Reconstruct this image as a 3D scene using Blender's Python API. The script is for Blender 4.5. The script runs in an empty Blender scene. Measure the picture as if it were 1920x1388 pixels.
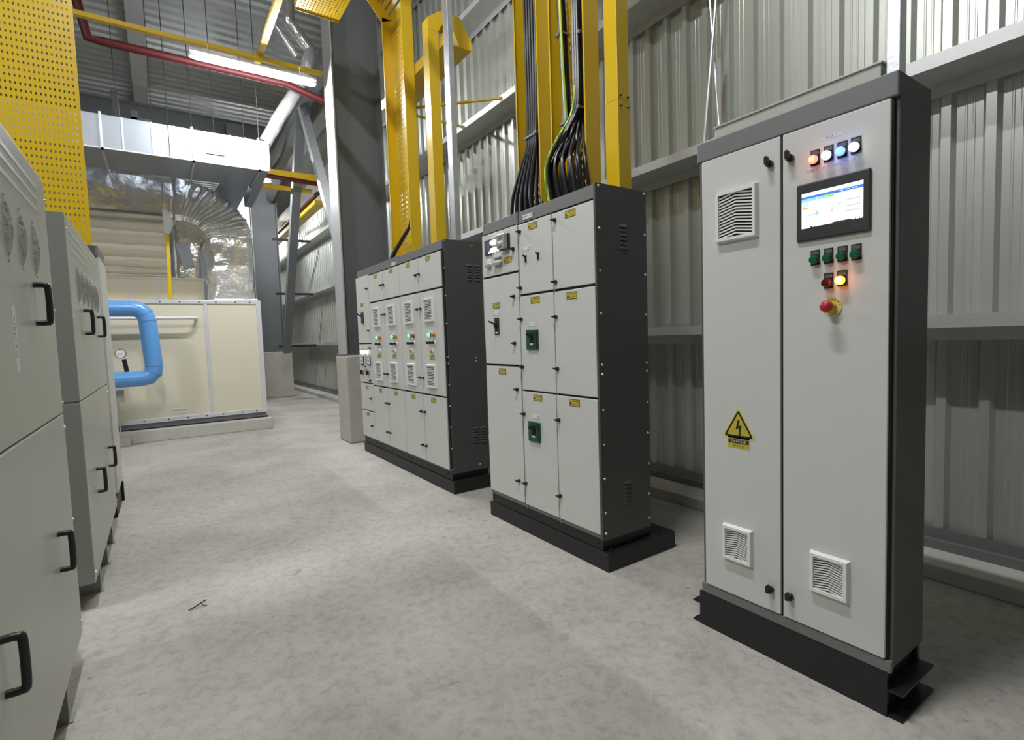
import bpy, math, random
from mathutils import Vector, Matrix, noise
random.seed(7)
SC = bpy.context.scene
COL = SC.collection
PI = math.pi

# ------------------------------------------------------------------ materials
def mat(name, color, rough=0.5, metal=0.0, var=0.0, vscale=6.0, bump=0.0, bscale=40.0, spec=0.5, emit=None, estr=0.0, coat=0.0):
    m = bpy.data.materials.new(name); m.use_nodes = True
    nt = m.node_tree; b = nt.nodes['Principled BSDF']
    b.inputs['Base Color'].default_value = (*color, 1)
    b.inputs['Roughness'].default_value = rough
    b.inputs['Metallic'].default_value = metal
    b.inputs['Specular IOR Level'].default_value = spec
    if coat:
        b.inputs['Coat Weight'].default_value = coat
        b.inputs['Coat Roughness'].default_value = 0.15
    if emit:
        b.inputs['Emission Color'].default_value = (*emit, 1)
        b.inputs['Emission Strength'].default_value = estr
    if var or bump:
        tc = nt.nodes.new('ShaderNodeTexCoord')
        if var:
            n = nt.nodes.new('ShaderNodeTexNoise'); n.inputs['Scale'].default_value = vscale
            n.inputs['Detail'].default_value = 6
            nt.links.new(tc.outputs['Object'], n.inputs['Vector'])
            r = nt.nodes.new('ShaderNodeMapRange')
            r.inputs['To Min'].default_value = 1 - var; r.inputs['To Max'].default_value = 1 + var
            nt.links.new(n.outputs['Fac'], r.inputs['Value'])
            h = nt.nodes.new('ShaderNodeHueSaturation')
            h.inputs['Color'].default_value = (*color, 1)
            nt.links.new(r.outputs['Result'], h.inputs['Value'])
            nt.links.new(h.outputs['Color'], b.inputs['Base Color'])
        if bump:
            n2 = nt.nodes.new('ShaderNodeTexNoise'); n2.inputs['Scale'].default_value = bscale
            n2.inputs['Detail'].default_value = 4
            nt.links.new(tc.outputs['Object'], n2.inputs['Vector'])
            bp = nt.nodes.new('ShaderNodeBump'); bp.inputs['Strength'].default_value = bump
            bp.inputs['Distance'].default_value = 0.01
            nt.links.new(n2.outputs['Fac'], bp.inputs['Height'])
            nt.links.new(bp.outputs['Normal'], b.inputs['Normal'])
    return m

M = {}
M['door'] = mat('pale_grey_enamel', (0.60, 0.605, 0.575), 0.42, bump=0.05, bscale=400, var=0.02)
M['dark'] = mat('charcoal_enamel', (0.082, 0.083, 0.081), 0.5, bump=0.05, bscale=400)
M['midgrey'] = mat('mid_grey_enamel', (0.165, 0.168, 0.165), 0.5)
M['plinth'] = mat('black_plinth_paint', (0.010, 0.010, 0.011), 0.5)
M['black'] = mat('black_plastic', (0.012, 0.012, 0.012), 0.35)
M['gap'] = mat('dark_rubber_gasket', (0.01, 0.01, 0.01), 0.8)
M['white'] = mat('white_plastic', (0.78, 0.78, 0.76), 0.4)
M['screw'] = mat('zinc_screw', (0.75, 0.75, 0.73), 0.3, 1.0)
M['lblyel'] = mat('yellow_sticker', (0.52, 0.43, 0.045), 0.45)
M['paleyel'] = mat('pale_yellow_border', (0.68, 0.62, 0.14), 0.45)
M['ink'] = mat('black_ink', (0.012, 0.008, 0.008), 0.5)
M['white_ink'] = mat('white_print', (0.62, 0.6, 0.5), 0.5)
M['whitelabel'] = mat('white_label', (0.72, 0.72, 0.72), 0.5)
M['yellow'] = mat('yellow_tray_paint', (0.67, 0.44, 0.012), 0.30, var=0.05, vscale=3)
M['galv'] = mat('galvanised_steel', (0.62, 0.64, 0.66), 0.38, 0.85, var=0.18, vscale=9, bump=0.1, bscale=25)
M['galv_dull'] = mat('dull_galvanised_steel', (0.60, 0.61, 0.60), 0.5, 0.35, var=0.14, vscale=11)
M['ductm'] = mat('galvanised_duct_sheet', (0.36, 0.395, 0.45), 0.42, 0.9, var=0.12, vscale=4, bump=0.12, bscale=6)
M['darksheet'] = mat('dark_wall_sheet', (0.16, 0.165, 0.16), 0.6)  # for the unseen walls, coloured dark to cut bounced light
M['sheet'] = mat('grey_green_wall_sheet', (0.47, 0.485, 0.44), 0.30, 0.35, var=0.05, vscale=3)
M['deck'] = mat('roof_deck_steel', (0.55, 0.57, 0.57), 0.42, 0.5, var=0.12, vscale=5)
M['steel'] = mat('grey_painted_steel', (0.165, 0.175, 0.185), 0.5, var=0.05, vscale=4)
M['steel_lt'] = mat('light_primed_steel', (0.50, 0.51, 0.52), 0.45, 0.3)
M['conc'] = mat('cast_concrete', (0.50, 0.48, 0.435), 0.8, var=0.14, vscale=7, bump=0.25, bscale=30)
M['cream'] = mat('cream_panel', (0.70, 0.655, 0.52), 0.45, var=0.02)
M['alu'] = mat('pale_aluminium_frame', (0.66, 0.66, 0.68), 0.4, 0.2)
M['blue'] = mat('blue_pipe_jacket', (0.13, 0.37, 0.78), 0.28, coat=0.3)
M['red'] = mat('red_pipe_paint', (0.075, 0.005, 0.006), 0.55)
M['cable'] = mat('black_cable_sheath', (0.012, 0.012, 0.014), 0.28)
M['brown_cable'] = mat('brown_cable_sheath', (0.10, 0.06, 0.04), 0.4)
M['tie'] = mat('grey_cable_tie', (0.2, 0.2, 0.2), 0.5)
M['leftcab'] = mat('grey_green_enamel', (0.47, 0.475, 0.425), 0.34, bump=0.04, bscale=300, var=0.03)
M['leftend'] = mat('grey_green_shaded_enamel', (0.27, 0.285, 0.255), 0.45)  # front enamel darkened: shade of the end faces put into the colour
M['louvre'] = mat('dark_bright_louvre_metal', (0.50, 0.51, 0.52), 0.22, 1.0, bump=0.9, bscale=60)
M['chrome'] = mat('bright_metal', (0.55, 0.56, 0.57), 0.2, 1.0)
M['green'] = mat('green_button', (0.0, 0.10, 0.035), 0.3)
M['brkgreen'] = mat('green_breaker_plate', (0.005, 0.085, 0.04), 0.4)
M['darkred'] = mat('dark_red_lens', (0.10, 0.005, 0.005), 0.2)
M['stopred'] = mat('red_stop_button', (0.42, 0.02, 0.03), 0.4)
M['orange'] = mat('amber_button', (0.55, 0.19, 0.01), 0.35)
M['redbtn'] = mat('red_button', (0.35, 0.05, 0.02), 0.35)
M['navy'] = mat('navy_meter_case', (0.035, 0.04, 0.07), 0.4)
M['lcd'] = mat('grey_lcd', (0.12, 0.135, 0.16), 0.15)
M['glass_clear'] = mat('clear_meter_cover', (0.35, 0.34, 0.35), 0.1)
M['bezel'] = mat('dark_screen_bezel', (0.035, 0.035, 0.035), 0.4)
M['logo'] = mat('grey_print', (0.10, 0.10, 0.10), 0.5)
def em(name, c, s): return mat(name, c, 0.4, emit=c, estr=s)
M['lamp'] = em('lit_tube', (0.95, 0.98, 1.0), 340.0)
M['lamp_high'] = em('lit_high_tube', (0.97, 0.985, 1.0), 470.0)
M['lit_white'] = em('lit_white_lens', (0.9, 0.93, 1.0), 7.0)
M['lit_red'] = em('lit_red_lens', (1.0, 0.05, 0.04), 11.0)
M['lit_redc'] = em('lit_red_core', (1.0, 0.30, 0.12), 3.0)
M['lit_blue'] = em('lit_blue_lens', (0.03, 0.06, 1.0), 15.0)
M['lit_bluec'] = em('lit_blue_core', (0.16, 0.40, 1.0), 3.0)
M['lit_orange'] = em('lit_amber_lens', (1.0, 0.22, 0.01), 16.0)
M['lit_orangec'] = em('lit_amber_core', (1.0, 0.75, 0.25), 5.0)
M['lit_green'] = em('lit_green_lens', (0.18, 0.75, 0.42), 1.3)
for k, c in dict(s_white=(0.80, 0.88, 0.86), s_blue=(0.05, 0.16, 0.62), s_cyan=(0.25, 0.58, 0.85), s_green=(0.25, 0.7, 0.12),
                 s_orange=(0.9, 0.38, 0.12), s_grey=(0.52, 0.57, 0.57), s_teal=(0.25, 0.52, 0.55), s_dark=(0.02, 0.02, 0.02), s_olive=(0.5, 0.53, 0.38)).items():
    M[k] = em('screen_' + k[2:], c, 1.9 if k == 's_white' else 1.0)

# foil with a crinkled normal
def foil():
    m = bpy.data.materials.new('crinkled_foil'); m.use_nodes = True
    nt = m.node_tree; b = nt.nodes['Principled BSDF']
    b.inputs['Base Color'].default_value = (0.86, 0.86, 0.85, 1); b.inputs['Metallic'].default_value = 0.72
    b.inputs['Roughness'].default_value = 0.24
    tc = nt.nodes.new('ShaderNodeTexCoord')
    v = nt.nodes.new('ShaderNodeTexVoronoi'); v.inputs['Scale'].default_value = 4; v.feature = 'SMOOTH_F1'
    v.inputs['Smoothness'].default_value = 0.25
    n = nt.nodes.new('ShaderNodeTexNoise'); n.inputs['Scale'].default_value = 5; n.inputs['Detail'].default_value = 3
    mx = nt.nodes.new('ShaderNodeMixRGB'); mx.blend_type = 'ADD'; mx.inputs['Fac'].default_value = 0.35
    nt.links.new(tc.outputs['Object'], n.inputs['Vector'])
    nt.links.new(tc.outputs['Object'], mx.inputs['Color1']); nt.links.new(n.outputs['Color'], mx.inputs['Color2'])
    nt.links.new(mx.outputs['Color'], v.inputs['Vector'])
    bp = nt.nodes.new('ShaderNodeBump'); bp.inputs['Strength'].default_value = 0.42; bp.inputs['Distance'].default_value = 0.05
    nt.links.new(v.outputs['Distance'], bp.inputs['Height'])
    nt.links.new(bp.outputs['Normal'], b.inputs['Normal'])
    return m
M['foil'] = foil()
M['wrap'] = mat('buff_wrapping', (0.68, 0.64, 0.55), 0.45, 0.15, var=0.08, vscale=3)

# concrete floor
def floor_mat():
    m = bpy.data.materials.new('trowelled_concrete'); m.use_nodes = True
    nt = m.node_tree; b = nt.nodes['Principled BSDF']; L = nt.links.new
    tc = nt.nodes.new('ShaderNodeTexCoord')
    def nz(scale, detail, dist=0.0, sc=(1, 1, 1), rough=0.55):
        mp = nt.nodes.new('ShaderNodeMapping'); mp.inputs['Scale'].default_value = sc
        L(tc.outputs['Object'], mp.inputs['Vector'])
        n = nt.nodes.new('ShaderNodeTexNoise'); n.inputs['Scale'].default_value = scale
        n.inputs['Detail'].default_value = detail; n.inputs['Distortion'].default_value = dist
        n.inputs['Roughness'].default_value = rough
        L(mp.outputs['Vector'], n.inputs['Vector']); return n
    n1 = nz(1.6, 8, 0.3); n2 = nz(21.0, 14, 0.45, (1, 1.0, 1), 0.74); n3 = nz(3.5, 10, 0.7, (1, 1, 1), 0.72)
    r1 = nt.nodes.new('ShaderNodeValToRGB')
    r1.color_ramp.elements[0].position = 0.32; r1.color_ramp.elements[0].color = (0.375, 0.365, 0.325, 1)
    r1.color_ramp.elements[1].position = 0.70; r1.color_ramp.elements[1].color = (0.53, 0.497, 0.458, 1)
    L(n1.outputs['Fac'], r1.inputs['Fac'])
    r2 = nt.nodes.new('ShaderNodeValToRGB')
    r2.color_ramp.elements[0].position = 0.36; r2.color_ramp.elements[0].color = (0.70, 0.705, 0.69, 1)
    r2.color_ramp.elements[1].position = 0.54; r2.color_ramp.elements[1].color = (1.05, 1.04, 1.02, 1)
    L(n2.outputs['Fac'], r2.inputs['Fac'])
    mx = nt.nodes.new('ShaderNodeMixRGB'); mx.blend_type = 'MULTIPLY'; mx.inputs['Fac'].default_value = 0.75
    L(r1.outputs['Color'], mx.inputs['Color1']); L(r2.outputs['Color'], mx.inputs['Color2'])
    r3 = nt.nodes.new('ShaderNodeValToRGB')   # lighter worn patches
    r3.color_ramp.elements[0].position = 0.56; r3.color_ramp.elements[0].color = (0, 0, 0, 1)
    r3.color_ramp.elements[1].position = 0.72; r3.color_ramp.elements[1].color = (0.35, 0.35, 0.35, 1)
    L(n3.outputs['Fac'], r3.inputs['Fac'])
    mx2 = nt.nodes.new('ShaderNodeMixRGB'); mx2.inputs['Color2'].default_value = (0.62, 0.575, 0.535, 1)
    L(r3.outputs['Color'], mx2.inputs['Fac']); L(mx.outputs['Color'], mx2.inputs['Color1'])
    # small dark stains
    vo = nt.nodes.new('ShaderNodeTexVoronoi'); vo.inputs['Scale'].default_value = 3.0
    mpv = nt.nodes.new('ShaderNodeMapping'); mpv.inputs['Scale'].default_value = (1, 1.6, 1)
    ds = nz(5, 4); add = nt.nodes.new('ShaderNodeMixRGB'); add.blend_type = 'ADD'; add.inputs['Fac'].default_value = 0.25
    L(tc.outputs['Object'], add.inputs['Color1']); L(ds.outputs['Color'], add.inputs['Color2'])
    L(add.outputs['Color'], mpv.inputs['Vector']); L(mpv.outputs['Vector'], vo.inputs['Vector'])
    r4 = nt.nodes.new('ShaderNodeValToRGB')
    r4.color_ramp.elements[0].position = 0.035; r4.color_ramp.elements[0].color = (0.7, 0.7, 0.7, 1)
    r4.color_ramp.elements[1].position = 0.075; r4.color_ramp.elements[1].color = (0, 0, 0, 1)
    L(vo.outputs['Distance'], r4.inputs['Fac'])
    mx3 = nt.nodes.new('ShaderNodeMixRGB'); mx3.inputs['Color2'].default_value = (0.22, 0.21, 0.185, 1)
    L(r4.outputs['Color'], mx3.inputs['Fac']); L(mx2.outputs['Color'], mx3.inputs['Color1'])
    L(mx3.outputs['Color'], b.inputs['Base Color'])
    b.inputs['Roughness'].default_value = 0.62; b.inputs['Specular IOR Level'].default_value = 0.35
    bp = nt.nodes.new('ShaderNodeBump'); bp.inputs['Strength'].default_value = 0.35; bp.inputs['Distance'].default_value = 0.012
    L(n2.outputs['Fac'], bp.inputs['Height']); L(bp.outputs['Normal'], b.inputs['Normal'])
    return m
M['floor'] = floor_mat()

# green-yellow earth cable: stripe along the sheath
def earth_mat():
    m = bpy.data.materials.new('green_yellow_sheath'); m.use_nodes = True
    nt = m.node_tree; b = nt.nodes['Principled BSDF']
    tc = nt.nodes.new('ShaderNodeTexCoord'); w = nt.nodes.new('ShaderNodeTexWave')
    w.wave_type = 'BANDS'; w.bands_direction = 'X'; w.inputs['Scale'].default_value = 20; w.inputs['Distortion'].default_value = 0
    nt.links.new(tc.outputs['Object'], w.inputs['Vector'])
    r = nt.nodes.new('ShaderNodeValToRGB'); r.color_ramp.interpolation = 'CONSTANT'
    r.color_ramp.elements[0].color = (0.10, 0.32, 0.03, 1); r.color_ramp.elements[1].position = 0.5
    r.color_ramp.elements[1].color = (0.62, 0.68, 0.06, 1)
    nt.links.new(w.outputs['Fac'], r.inputs['Fac']); nt.links.new(r.outputs['Color'], b.inputs['Base Color'])
    b.inputs['Roughness'].default_value = 0.35
    return m
M['earth'] = earth_mat()

# ------------------------------------------------------------------ mesh builder
TXT = {}
def text_geo(s):
    if s not in TXT:
        c = bpy.data.curves.new('t', 'FONT'); c.body = s; c.size = 1.0; c.resolution_u = 1
        c.align_x = 'CENTER'; c.align_y = 'CENTER'
        o = bpy.data.objects.new('t', c); COL.objects.link(o)
        dg = bpy.context.evaluated_depsgraph_get()
        me = bpy.data.meshes.new_from_object(o.evaluated_get(dg))
        TXT[s] = ([v.co.copy() for v in me.vertices], [tuple(p.vertices) for p in me.polygons])
        bpy.data.objects.remove(o); bpy.data.curves.remove(c); bpy.data.meshes.remove(me)
    return TXT[s]

W = {}   # world origin of every built object
class MB:
    def __init__(s): s.v = []; s.f = []; s.m = []; s.mats = []; s.sm = []
    def mi(s, m):
        if m not in s.mats: s.mats.append(m)
        return s.mats.index(m)
    def add(s, vs, fs, m, smooth=False):
        b = len(s.v); s.v += [tuple(v) for v in vs]; k = s.mi(m)
        for f in fs: s.f.append(tuple(b + i for i in f)); s.m.append(k); s.sm.append(smooth)
        return s
    def box(s, x0, x1, y0, y1, z0, z1, m):
        if x0 > x1: x0, x1 = x1, x0
        if y0 > y1: y0, y1 = y1, y0
        if z0 > z1: z0, z1 = z1, z0
        vs = [(x, y, z) for x in (x0, x1) for y in (y0, y1) for z in (z0, z1)]
        return s.add(vs, [(0, 1, 3, 2), (4, 6, 7, 5), (0, 4, 5, 1), (2, 3, 7, 6), (0, 2, 6, 4), (1, 5, 7, 3)], m)
    def quad(s, pts, m): return s.add(pts, [tuple(range(len(pts)))], m)
    def cyl(s, p0, p1, r, m, n=16, r1=None, cap=True):
        p0 = Vector(p0); p1 = Vector(p1); d = (p1 - p0).normalized(); r1 = r if r1 is None else r1
        a = d.orthogonal().normalized(); b = d.cross(a)
        vs = [p0 + (a * math.cos(2*PI*i/n) + b * math.sin(2*PI*i/n)) * r for i in range(n)]
        vs += [p1 + (a * math.cos(2*PI*i/n) + b * math.sin(2*PI*i/n)) * r1 for i in range(n)]
        s.add(vs, [(i, (i+1) % n, n + (i+1) % n, n + i) for i in range(n)], m, n > 6)
        if cap:
            s.add(vs[:n], [tuple(range(n-1, -1, -1))], m); s.add(vs[n:], [tuple(range(n))], m)
        return s
    def tube(s, pts, r, m, n=10, curve=True, sub=6, cap=True):
        P = [Vector(p) for p in pts]
        if curve and len(P) > 2:
            Q = []
            for i in range(len(P) - 1):
                a = P[max(i-1, 0)]; b = P[i]; c = P[i+1]; d = P[min(i+2, len(P)-1)]
                for k in range(sub):
                    t = k / sub
                    Q.append(0.5 * ((2*b) + (c-a)*t + (2*a-5*b+4*c-d)*t*t + (3*b-a-3*c+d)*t**3))
            Q.append(P[-1]); P = Q
        ref = None; vs = []
        for i, p in enumerate(P):
            d = (P[min(i+1, len(P)-1)] - P[max(i-1, 0)]).normalized()
            if ref is None: ref = d.orthogonal().normalized()
            ref = (ref - d * ref.dot(d)).normalized(); b = d.cross(ref)
            vs += [p + (ref * math.cos(2*PI*k/n) + b * math.sin(2*PI*k/n)) * r for k in range(n)]
        fs = [(i*n + k, i*n + (k+1) % n, (i+1)*n + (k+1) % n, (i+1)*n + k) for i in range(len(P)-1) for k in range(n)]
        s.add(vs, fs, m, True)
        if cap:
            s.add(vs[:n], [tuple(range(n-1, -1, -1))], m); s.add(vs[-n:], [tuple(range(n))], m)
        return s
    def prism(s, poly, a0, a1, axis, m):
        # poly: 2D points; axis 'x' -> (y,z), 'y' -> (x,z), 'z' -> (x,y)
        def P(u, v, a): return {'x': (a, u, v), 'y': (u, a, v), 'z': (u, v, a)}[axis]
        n = len(poly)
        vs = [P(u, v, a0) for u, v in poly] + [P(u, v, a1) for u, v in poly]
        fs = [(i, (i+1) % n, n + (i+1) % n, n + i) for i in range(n)] + [tuple(range(n-1, -1, -1)), tuple(range(n, 2*n))]
        return s.add(vs, fs, m)
    def text(s, body, o, h, m, face='-x', rot=0.0, sx=1.0):
        vs, fs = text_geo(body); o = Vector(o)
        U = {'-x': Vector((0, -1, 0)), '+x': Vector((0, 1, 0)), '-y': Vector((1, 0, 0))}[face]; V = Vector((0, 0, 1))
        c, n = math.cos(rot), math.sin(rot); U, V = U * c + V * n, V * c - U * n
        return s.add([o + U * (v.x * h * sx) + V * (v.y * h) for v in vs], fs, m)
    def lathe(s, prof, c, d, m, n=20):
        # prof: (r, t) along direction d from c
        c = Vector(c); d = Vector(d).normalized(); a = d.orthogonal().normalized(); b = d.cross(a); vs = []
        for r, t in prof: vs += [c + d*t + (a*math.cos(2*PI*i/n) + b*math.sin(2*PI*i/n))*r for i in range(n)]
        fs = [(j*n+i, j*n+(i+1) % n, (j+1)*n+(i+1) % n, (j+1)*n+i) for j in range(len(prof)-1) for i in range(n)]
        s.add(vs, fs, m, True)
        s.add(vs[-n:], [tuple(range(n))], m)
        return s
    def build(s, name, parent=None, at=None, bevel=0.0, label=None, kind=None, seg=2):
        """at=None: vertices are world coordinates; at=point: vertices are relative to that world point"""
        po = W[parent] if parent else Vector((0, 0, 0))
        if at is None:
            if parent is None:      # put the origin at the base centre of the thing
                xs = [v[0] for v in s.v]; ys = [v[1] for v in s.v]; zs = [v[2] for v in s.v]
                org = Vector(((min(xs)+max(xs))/2, (min(ys)+max(ys))/2, min(zs)))
            else: org = po
            vs = [Vector(v) - org for v in s.v]
        else: org = Vector(at); vs = s.v
        me = bpy.data.meshes.new(name); me.from_pydata([tuple(v) for v in vs], [], s.f)
        for k in s.mats: me.materials.append(M[k])
        me.polygons.foreach_set('material_index', s.m)
        me.polygons.foreach_set('use_smooth', s.sm)
        me.update()
        if any(s.sm): me.set_sharp_from_angle(angle=0.75)
        o = bpy.data.objects.new(name, me); COL.objects.link(o)
        if parent: o.parent = parent
        o.location = org - po; W[o] = org
        if bevel:
            b = o.modifiers.new('bevel', 'BEVEL'); b.width = bevel; b.segments = seg; b.limit_method = 'ANGLE'; b.angle_limit = 0.6
            b.harden_normals = False
        if label: o['label'] = label
        if kind: o['kind'] = kind
        return o

def copy_part(src, parent, at):
    o = src.copy(); COL.objects.link(o); o.parent = parent; o.location = Vector(at) - W[parent]; W[o] = Vector(at)
    return o
def thing(name, loc, label, cat, group=None):
    o = bpy.data.objects.new(name, None); COL.objects.link(o); o.location = loc; o.empty_display_size = 0.1
    o['label'] = label; o['category'] = cat; W[o] = Vector(loc)
    if group: o['group'] = group
    return o
def tag(o, label, cat, group=None):
    o['label'] = label; o['category'] = cat
    if group: o['group'] = group
    return o
def struct(mb, name, **k):
    o = mb.build(name, **k); o['kind'] = 'structure'; return o

# ------------------------------------------------------------------ the room
XW = 3.47
struct(MB().box(-7, 3.6, -5, 22.2, -0.15, 0, 'floor'), 'floor')
# corrugated right wall
mb = MB(); prof = []
y = -5.0 + 0.013
k0 = math.floor((-5.0 - 0.973) / 0.178)
ribs = [0.973 + 0.178 * k for k in range(k0, int((22.2 - 0.973) / 0.178))]
for r in ribs:
    prof += [(3.47, r - 0.017), (3.44, r), (3.44, r + 0.040), (3.47, r + 0.057),
             (3.47, r + 0.086), (3.4686, r + 0.089), (3.4686, r + 0.095), (3.47, r + 0.098),
             (3.47, r + 0.118), (3.4686, r + 0.121), (3.4686, r + 0.127), (3.47, r + 0.130)]
n = len(prof)
vs = [(x, y, 0.16) for x, y in prof] + [(x, y, 7.3) for x, y in prof] + [(3.50, prof[0][1], 0.16), (3.50, prof[-1][1], 0.16), (3.50, prof[0][1], 7.3), (3.50, prof[-1][1], 7.3)]
fs = [(i, n + i, n + i + 1, i + 1) for i in range(n - 1)] + [(2*n, 2*n+1, 2*n+3, 2*n+2)]
mb.add(vs, fs, 'sheet'); struct(mb, 'wall_right')
struct(MB().box(-7.1, -7.0, -5, 22.2, 0, 7.3, 'darksheet'), 'wall_left')
struct(MB().box(-7, 3.6, -5.1, -5.0, 0, 7.3, 'darksheet'), 'wall_front')
mb = MB().box(-7, 3.6, 22.0, 22.1, 0, 7.3, 'steel')
for k in range(50): mb.box(-7 + k*0.21, -6.96 + k*0.21, 21.96, 22.0, 0, 7.3, 'steel')
struct(mb, 'wall_back')
# ribbed roof deck, ribs run across the room
mb = MB(); pr = []
y = -5.0
while y < 22.2:
    pr += [(y, 7.0), (y + 0.10, 7.0), (y + 0.125, 7.06), (y + 0.20, 7.06), (y + 0.225, 7.0)]; y += 0.225 + 0.02
n = len(pr)
mb.add([(-7, a, b) for a, b in pr] + [(3.6, a, b) for a, b in pr], [(i, i+1, n+i+1, n+i) for i in range(n-1)], 'deck')
mb.box(-7, 3.6, -5, 22.2, 7.1, 7.14, 'deck')
struct(mb, 'ceiling')
# concrete kerb and sill angle under the sheeting
struct(MB().box(3.16, 3.58, -5, 22.0, 0, 0.082, 'conc'), 'trim_1', bevel=0.008)
struct(MB().box(3.395, 3.50, -5, 22.0, 0.082, 0.13, 'midgrey').box(3.43, 3.436, -5, 22.0, 0.13, 0.19, 'midgrey'), 'trim_2')
# Z girts across the sheeting
GZ = (1.28, 2.545, 3.84, 5.08, 6.3)
for i, z in enumerate(GZ):
    mb = MB()
    mb.box(3.2, 3.204, -5, 21.9, z, z + 0.062, 'galv_dull')
    mb.box(3.204, 3.218, -5, 21.9, z + 0.058, z + 0.062, 'galv_dull')
    mb.box(3.2, 3.438, -5, 21.9, z - 0.004, z, 'galv_dull')
    mb.box(3.434, 3.438, -5, 21.9, z - 0.072, z - 0.004, 'galv_dull')
    struct(mb, 'trim_%d' % (i + 3))

# sag rods: narrow crossed rods between the girts
for Y, lab in ((2.28, 'crossed galvanised sag rods on the sheeting just left of the tall control cabinet'),
               (4.60, 'crossed galvanised sag rods on the sheeting behind the yellow trays'),
               (11.6, 'crossed galvanised sag rods on the far sheeting beyond the near steel column')):
    t = thing('sag_rod', (3.33, Y, 0.082), lab, 'rod', 'sag rods on the wall girts')
    zs = (0.09,) + GZ
    for a, b in zip(zs[:-1], zs[1:]):
        if Y < 3 and a < 2.0: continue
        MB().tube([(3.29, Y + 0.05, a + 0.02), (3.33, Y - 0.06, b - 0.02)], 0.011, 'galv', n=8).build('rod', t)
        MB().box(3.345, 3.35, Y - 0.055, Y - 0.02, a + 0.02, a + 0.5 * (b - a), 'galv').tube([(3.35, Y - 0.05, a + 0.03), (3.36, Y + 0.05, b - 0.02)], 0.009, 'galv', n=8).build('rod', t)

# ------------------------------------------------------------------ small shared parts
def wing_knob():   # points to -x, origin on the door face
    m = MB()
    m.cyl((0, 0, 0), (-0.016, 0, 0), 0.013, 'black', 14).cyl((-0.016, 0, 0), (-0.030, 0, 0), 0.010, 'black', 14, 0.008)
    m.prism([(-0.006, -0.006), (0.006, -0.006), (0.007, 0.018), (0.0, 0.026), (-0.007, 0.018)], -0.034, -0.018, 'x', 'black')
    return m
def turn_knob():   # smaller quarter-turn latch with a short blade
    m = MB()
    m.cyl((0, 0, 0), (-0.012, 0, 0), 0.0115, 'black', 14).cyl((-0.012, 0, 0), (-0.020, 0, 0), 0.0095, 'black', 14, 0.008)
    m.prism([(-0.007, -0.005), (0.010, -0.0045), (0.021, 0.002), (0.019, 0.007), (0.006, 0.006), (-0.007, 0.006)], -0.027, -0.016, 'x', 'black')
    return m
KN = {}
def knob(door, x, y, z):
    k = 'wing' if x < 1.93 else 'turn'
    if k not in KN:
        KN[k] = (wing_knob() if k == 'wing' else turn_knob()).build('knob', door, at=(x, y, z), bevel=0.0015); return KN[k]
    return copy_part(KN[k], door, (x, y, z))
def door_box(parent, xf, y0, y1, z0, z1, name='door', m='door'):
    o = MB().box(xf, xf + 0.018, y0, y1, z0, z1, m).build(name, parent, bevel=0.003, at=None)
    return o
def tri(cy, z0, w, h): return [(cy - w/2, z0), (cy + w/2, z0), (cy, z0 + h)]
def warn_plate(h=0.042, w=0.092):
    m = MB()
    m.box(-0.0012, 0, -w/2, w/2, -h/2, h/2, 'ink')
    e = -0.0016
    m.quad([(e, -w/2+.003, -h/2+.003), (e, w/2-.003, -h/2+.003), (e, w/2-.003, h/2-.003), (e, -w/2+.003, h/2-.003)][::-1], 'lblyel')
    e = -0.0020
    ty = w/2 - 0.013
    m.quad([(e, ty-.009, -0.010), (e, ty+.009, -0.010), (e, ty, 0.011)][::-1], 'ink')
    m.text('DANGER', (e, -0.009, 0.009), 0.0135, 'ink'); m.text('415 VOLTS', (e, -0.009, -0.008), 0.0105, 'ink')
    return m
WP = {}
def warn(door, x, y, z, small=False):
    if small not in WP:
        WP[small] = warn_plate(0.040, 0.090).build('warning_label', door, at=(x, y, z), label='yellow warning label with black border'); return WP[small]
    return copy_part(WP[small], door, (x, y, z))
NP = None
def nameplate(door, x, y, z):
    global NP
    if NP is None:
        m = MB().box(-0.002, 0, -0.036, 0.036, -0.012, 0.012, 'whitelabel')
        m.cyl((-0.002, -0.030, 0), (-0.003, -0.030, 0), 0.003, 'ink', 8).cyl((-0.002, 0.030, 0), (-0.003, 0.030, 0), 0.003, 'ink', 8)
        NP = m.build('nameplate', door, at=(x, y, z), label='small white nameplate'); return NP
    return copy_part(NP, door, (x, y, z))
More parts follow.
